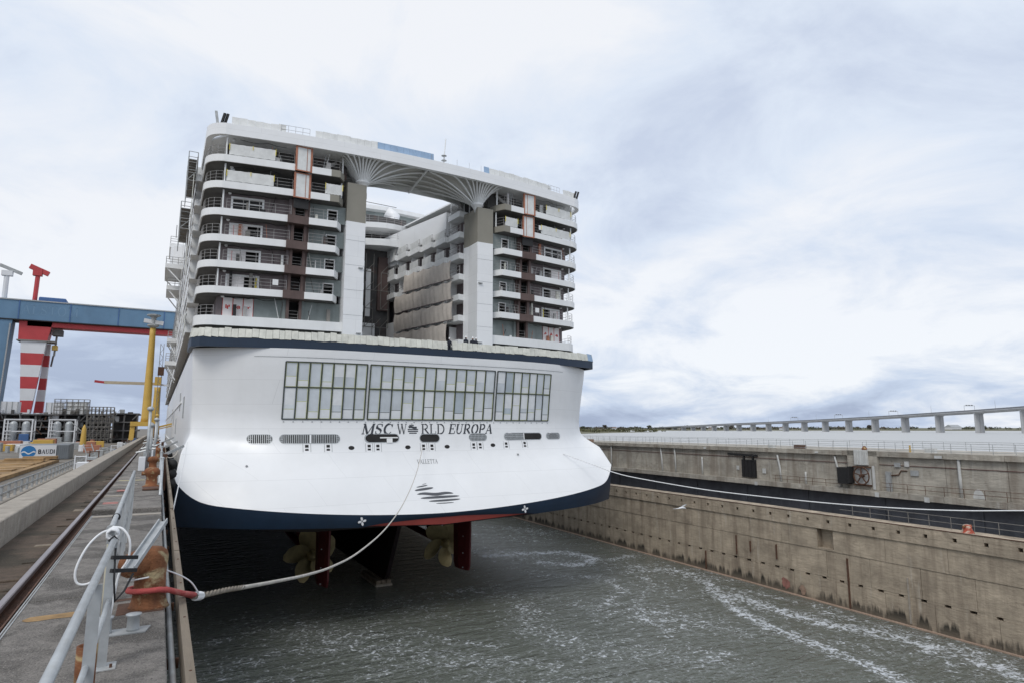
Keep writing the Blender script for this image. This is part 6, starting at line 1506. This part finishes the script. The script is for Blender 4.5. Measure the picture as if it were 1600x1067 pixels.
# bridge: deck on paired fluted piers, climbing to the right
br = thing('river_bridge','long concrete road bridge climbing to the right on paired piers','bridge',(730,327,-4.3))
bd = (0.37460659,0.92718385); 
def bp_(i): return (730.15+bd[0]*50.7*(i-1), 326.9+bd[1]*50.7*(i-1))
def deck_z(i): return interp(i,[-4,-2,0,1,2,3,4,5,6,8,12,16,22],[26.5,22.5,18.6,16.9,15.6,14.2,13.0,12.1,11.2,9.6,7.2,4.0,-1.5])
ns = (-bd[1],bd[0])
for i in range(-4,22):
    a, c = bp_(i), bp_(i+1); za, zc_ = deck_z(i), deck_z(i+1); w = 6.5
    q_ = []
    for (x,y),z in ((a,za),(c,zc_)):
        q_.append([(x+ns[0]*w,y+ns[1]*w,z),(x+ns[0]*w,y+ns[1]*w,z+.9),(x-ns[0]*w,y-ns[1]*w,z+.9),(x-ns[0]*w,y-ns[1]*w,z),(x-ns[0]*w*.55,y-ns[1]*w*.55,z-1.7),(x+ns[0]*w*.55,y+ns[1]*w*.55,z-1.7)])
    MB().grid(q_,True).build('deck_span', m_bridge, br)
    pz = MB()
    for sgn in (1,-1): pz.bar((a[0]+ns[0]*w*sgn,a[1]+ns[1]*w*sgn,za+1.5),(c[0]+ns[0]*w*sgn,c[1]+ns[1]*w*sgn,zc_+1.5),.25,1.1)
    pz.build('parapet', mat('bridge_parapet',(0.17,0.175,0.19),0.8,0.1) if i == -4 else bpy.data.materials['bridge_parapet'], br)
    if za > 0:
        pr = None
        for sgn in (1,-1):
            x, y = a[0]+ns[0]*2.5*sgn, a[1]+ns[1]*2.5*sgn; b = MB()
            for q2 in (-1.5,-.5,.5,1.5): b.tube([(x+ns[0]*q2,y+ns[1]*q2,-5.2),(x+ns[0]*q2,y+ns[1]*q2,za-1.6)],[1.2,1.1],8)
            b.build('pier', m_bridge, br)
        MB().bar((a[0]+ns[0]*5.2,a[1]+ns[1]*5.2,za-1.5),(a[0]-ns[0]*5.2,a[1]-ns[1]*5.2,za-1.5),2.6,1.3).build('pier_cap', m_bridge, br)
for i,f in enumerate((1.2,3.35,5.4,7.5)):
    a = bp_(f); z = deck_z(f)+.9; b = MB()
    for sgn in (1,-1): b.bar((a[0]+ns[0]*6*sgn,a[1]+ns[1]*6*sgn,z),(a[0]+ns[0]*6*sgn,a[1]+ns[1]*6*sgn,z+6),.25,.25)
    b.bar((a[0]+ns[0]*6,a[1]+ns[1]*6,z+6),(a[0]-ns[0]*6,a[1]-ns[1]*6,z+6),.3,.5); g_ = b.build('sign_gantry', m_galv2, br)
    for q2 in (-3,0,3): MB().bar((a[0]+ns[0]*(q2-1),a[1]+ns[1]*(q2-1),z+6.3),(a[0]+ns[0]*(q2+1),a[1]+ns[1]*(q2+1),z+6.3),.2,1.2).build('signal_panel', m_black, g_)
for f in (-2.5,-.5,.6,2.2,4.2,6.4,9):
    a = bp_(f); z = deck_z(f)+.9; MB().tube([(a[0],a[1],z),(a[0],a[1],z+9),(a[0]+1.5,a[1],z+9.4)],[.18,.1,.08],5).build('lamp_post', m_galv2, br)
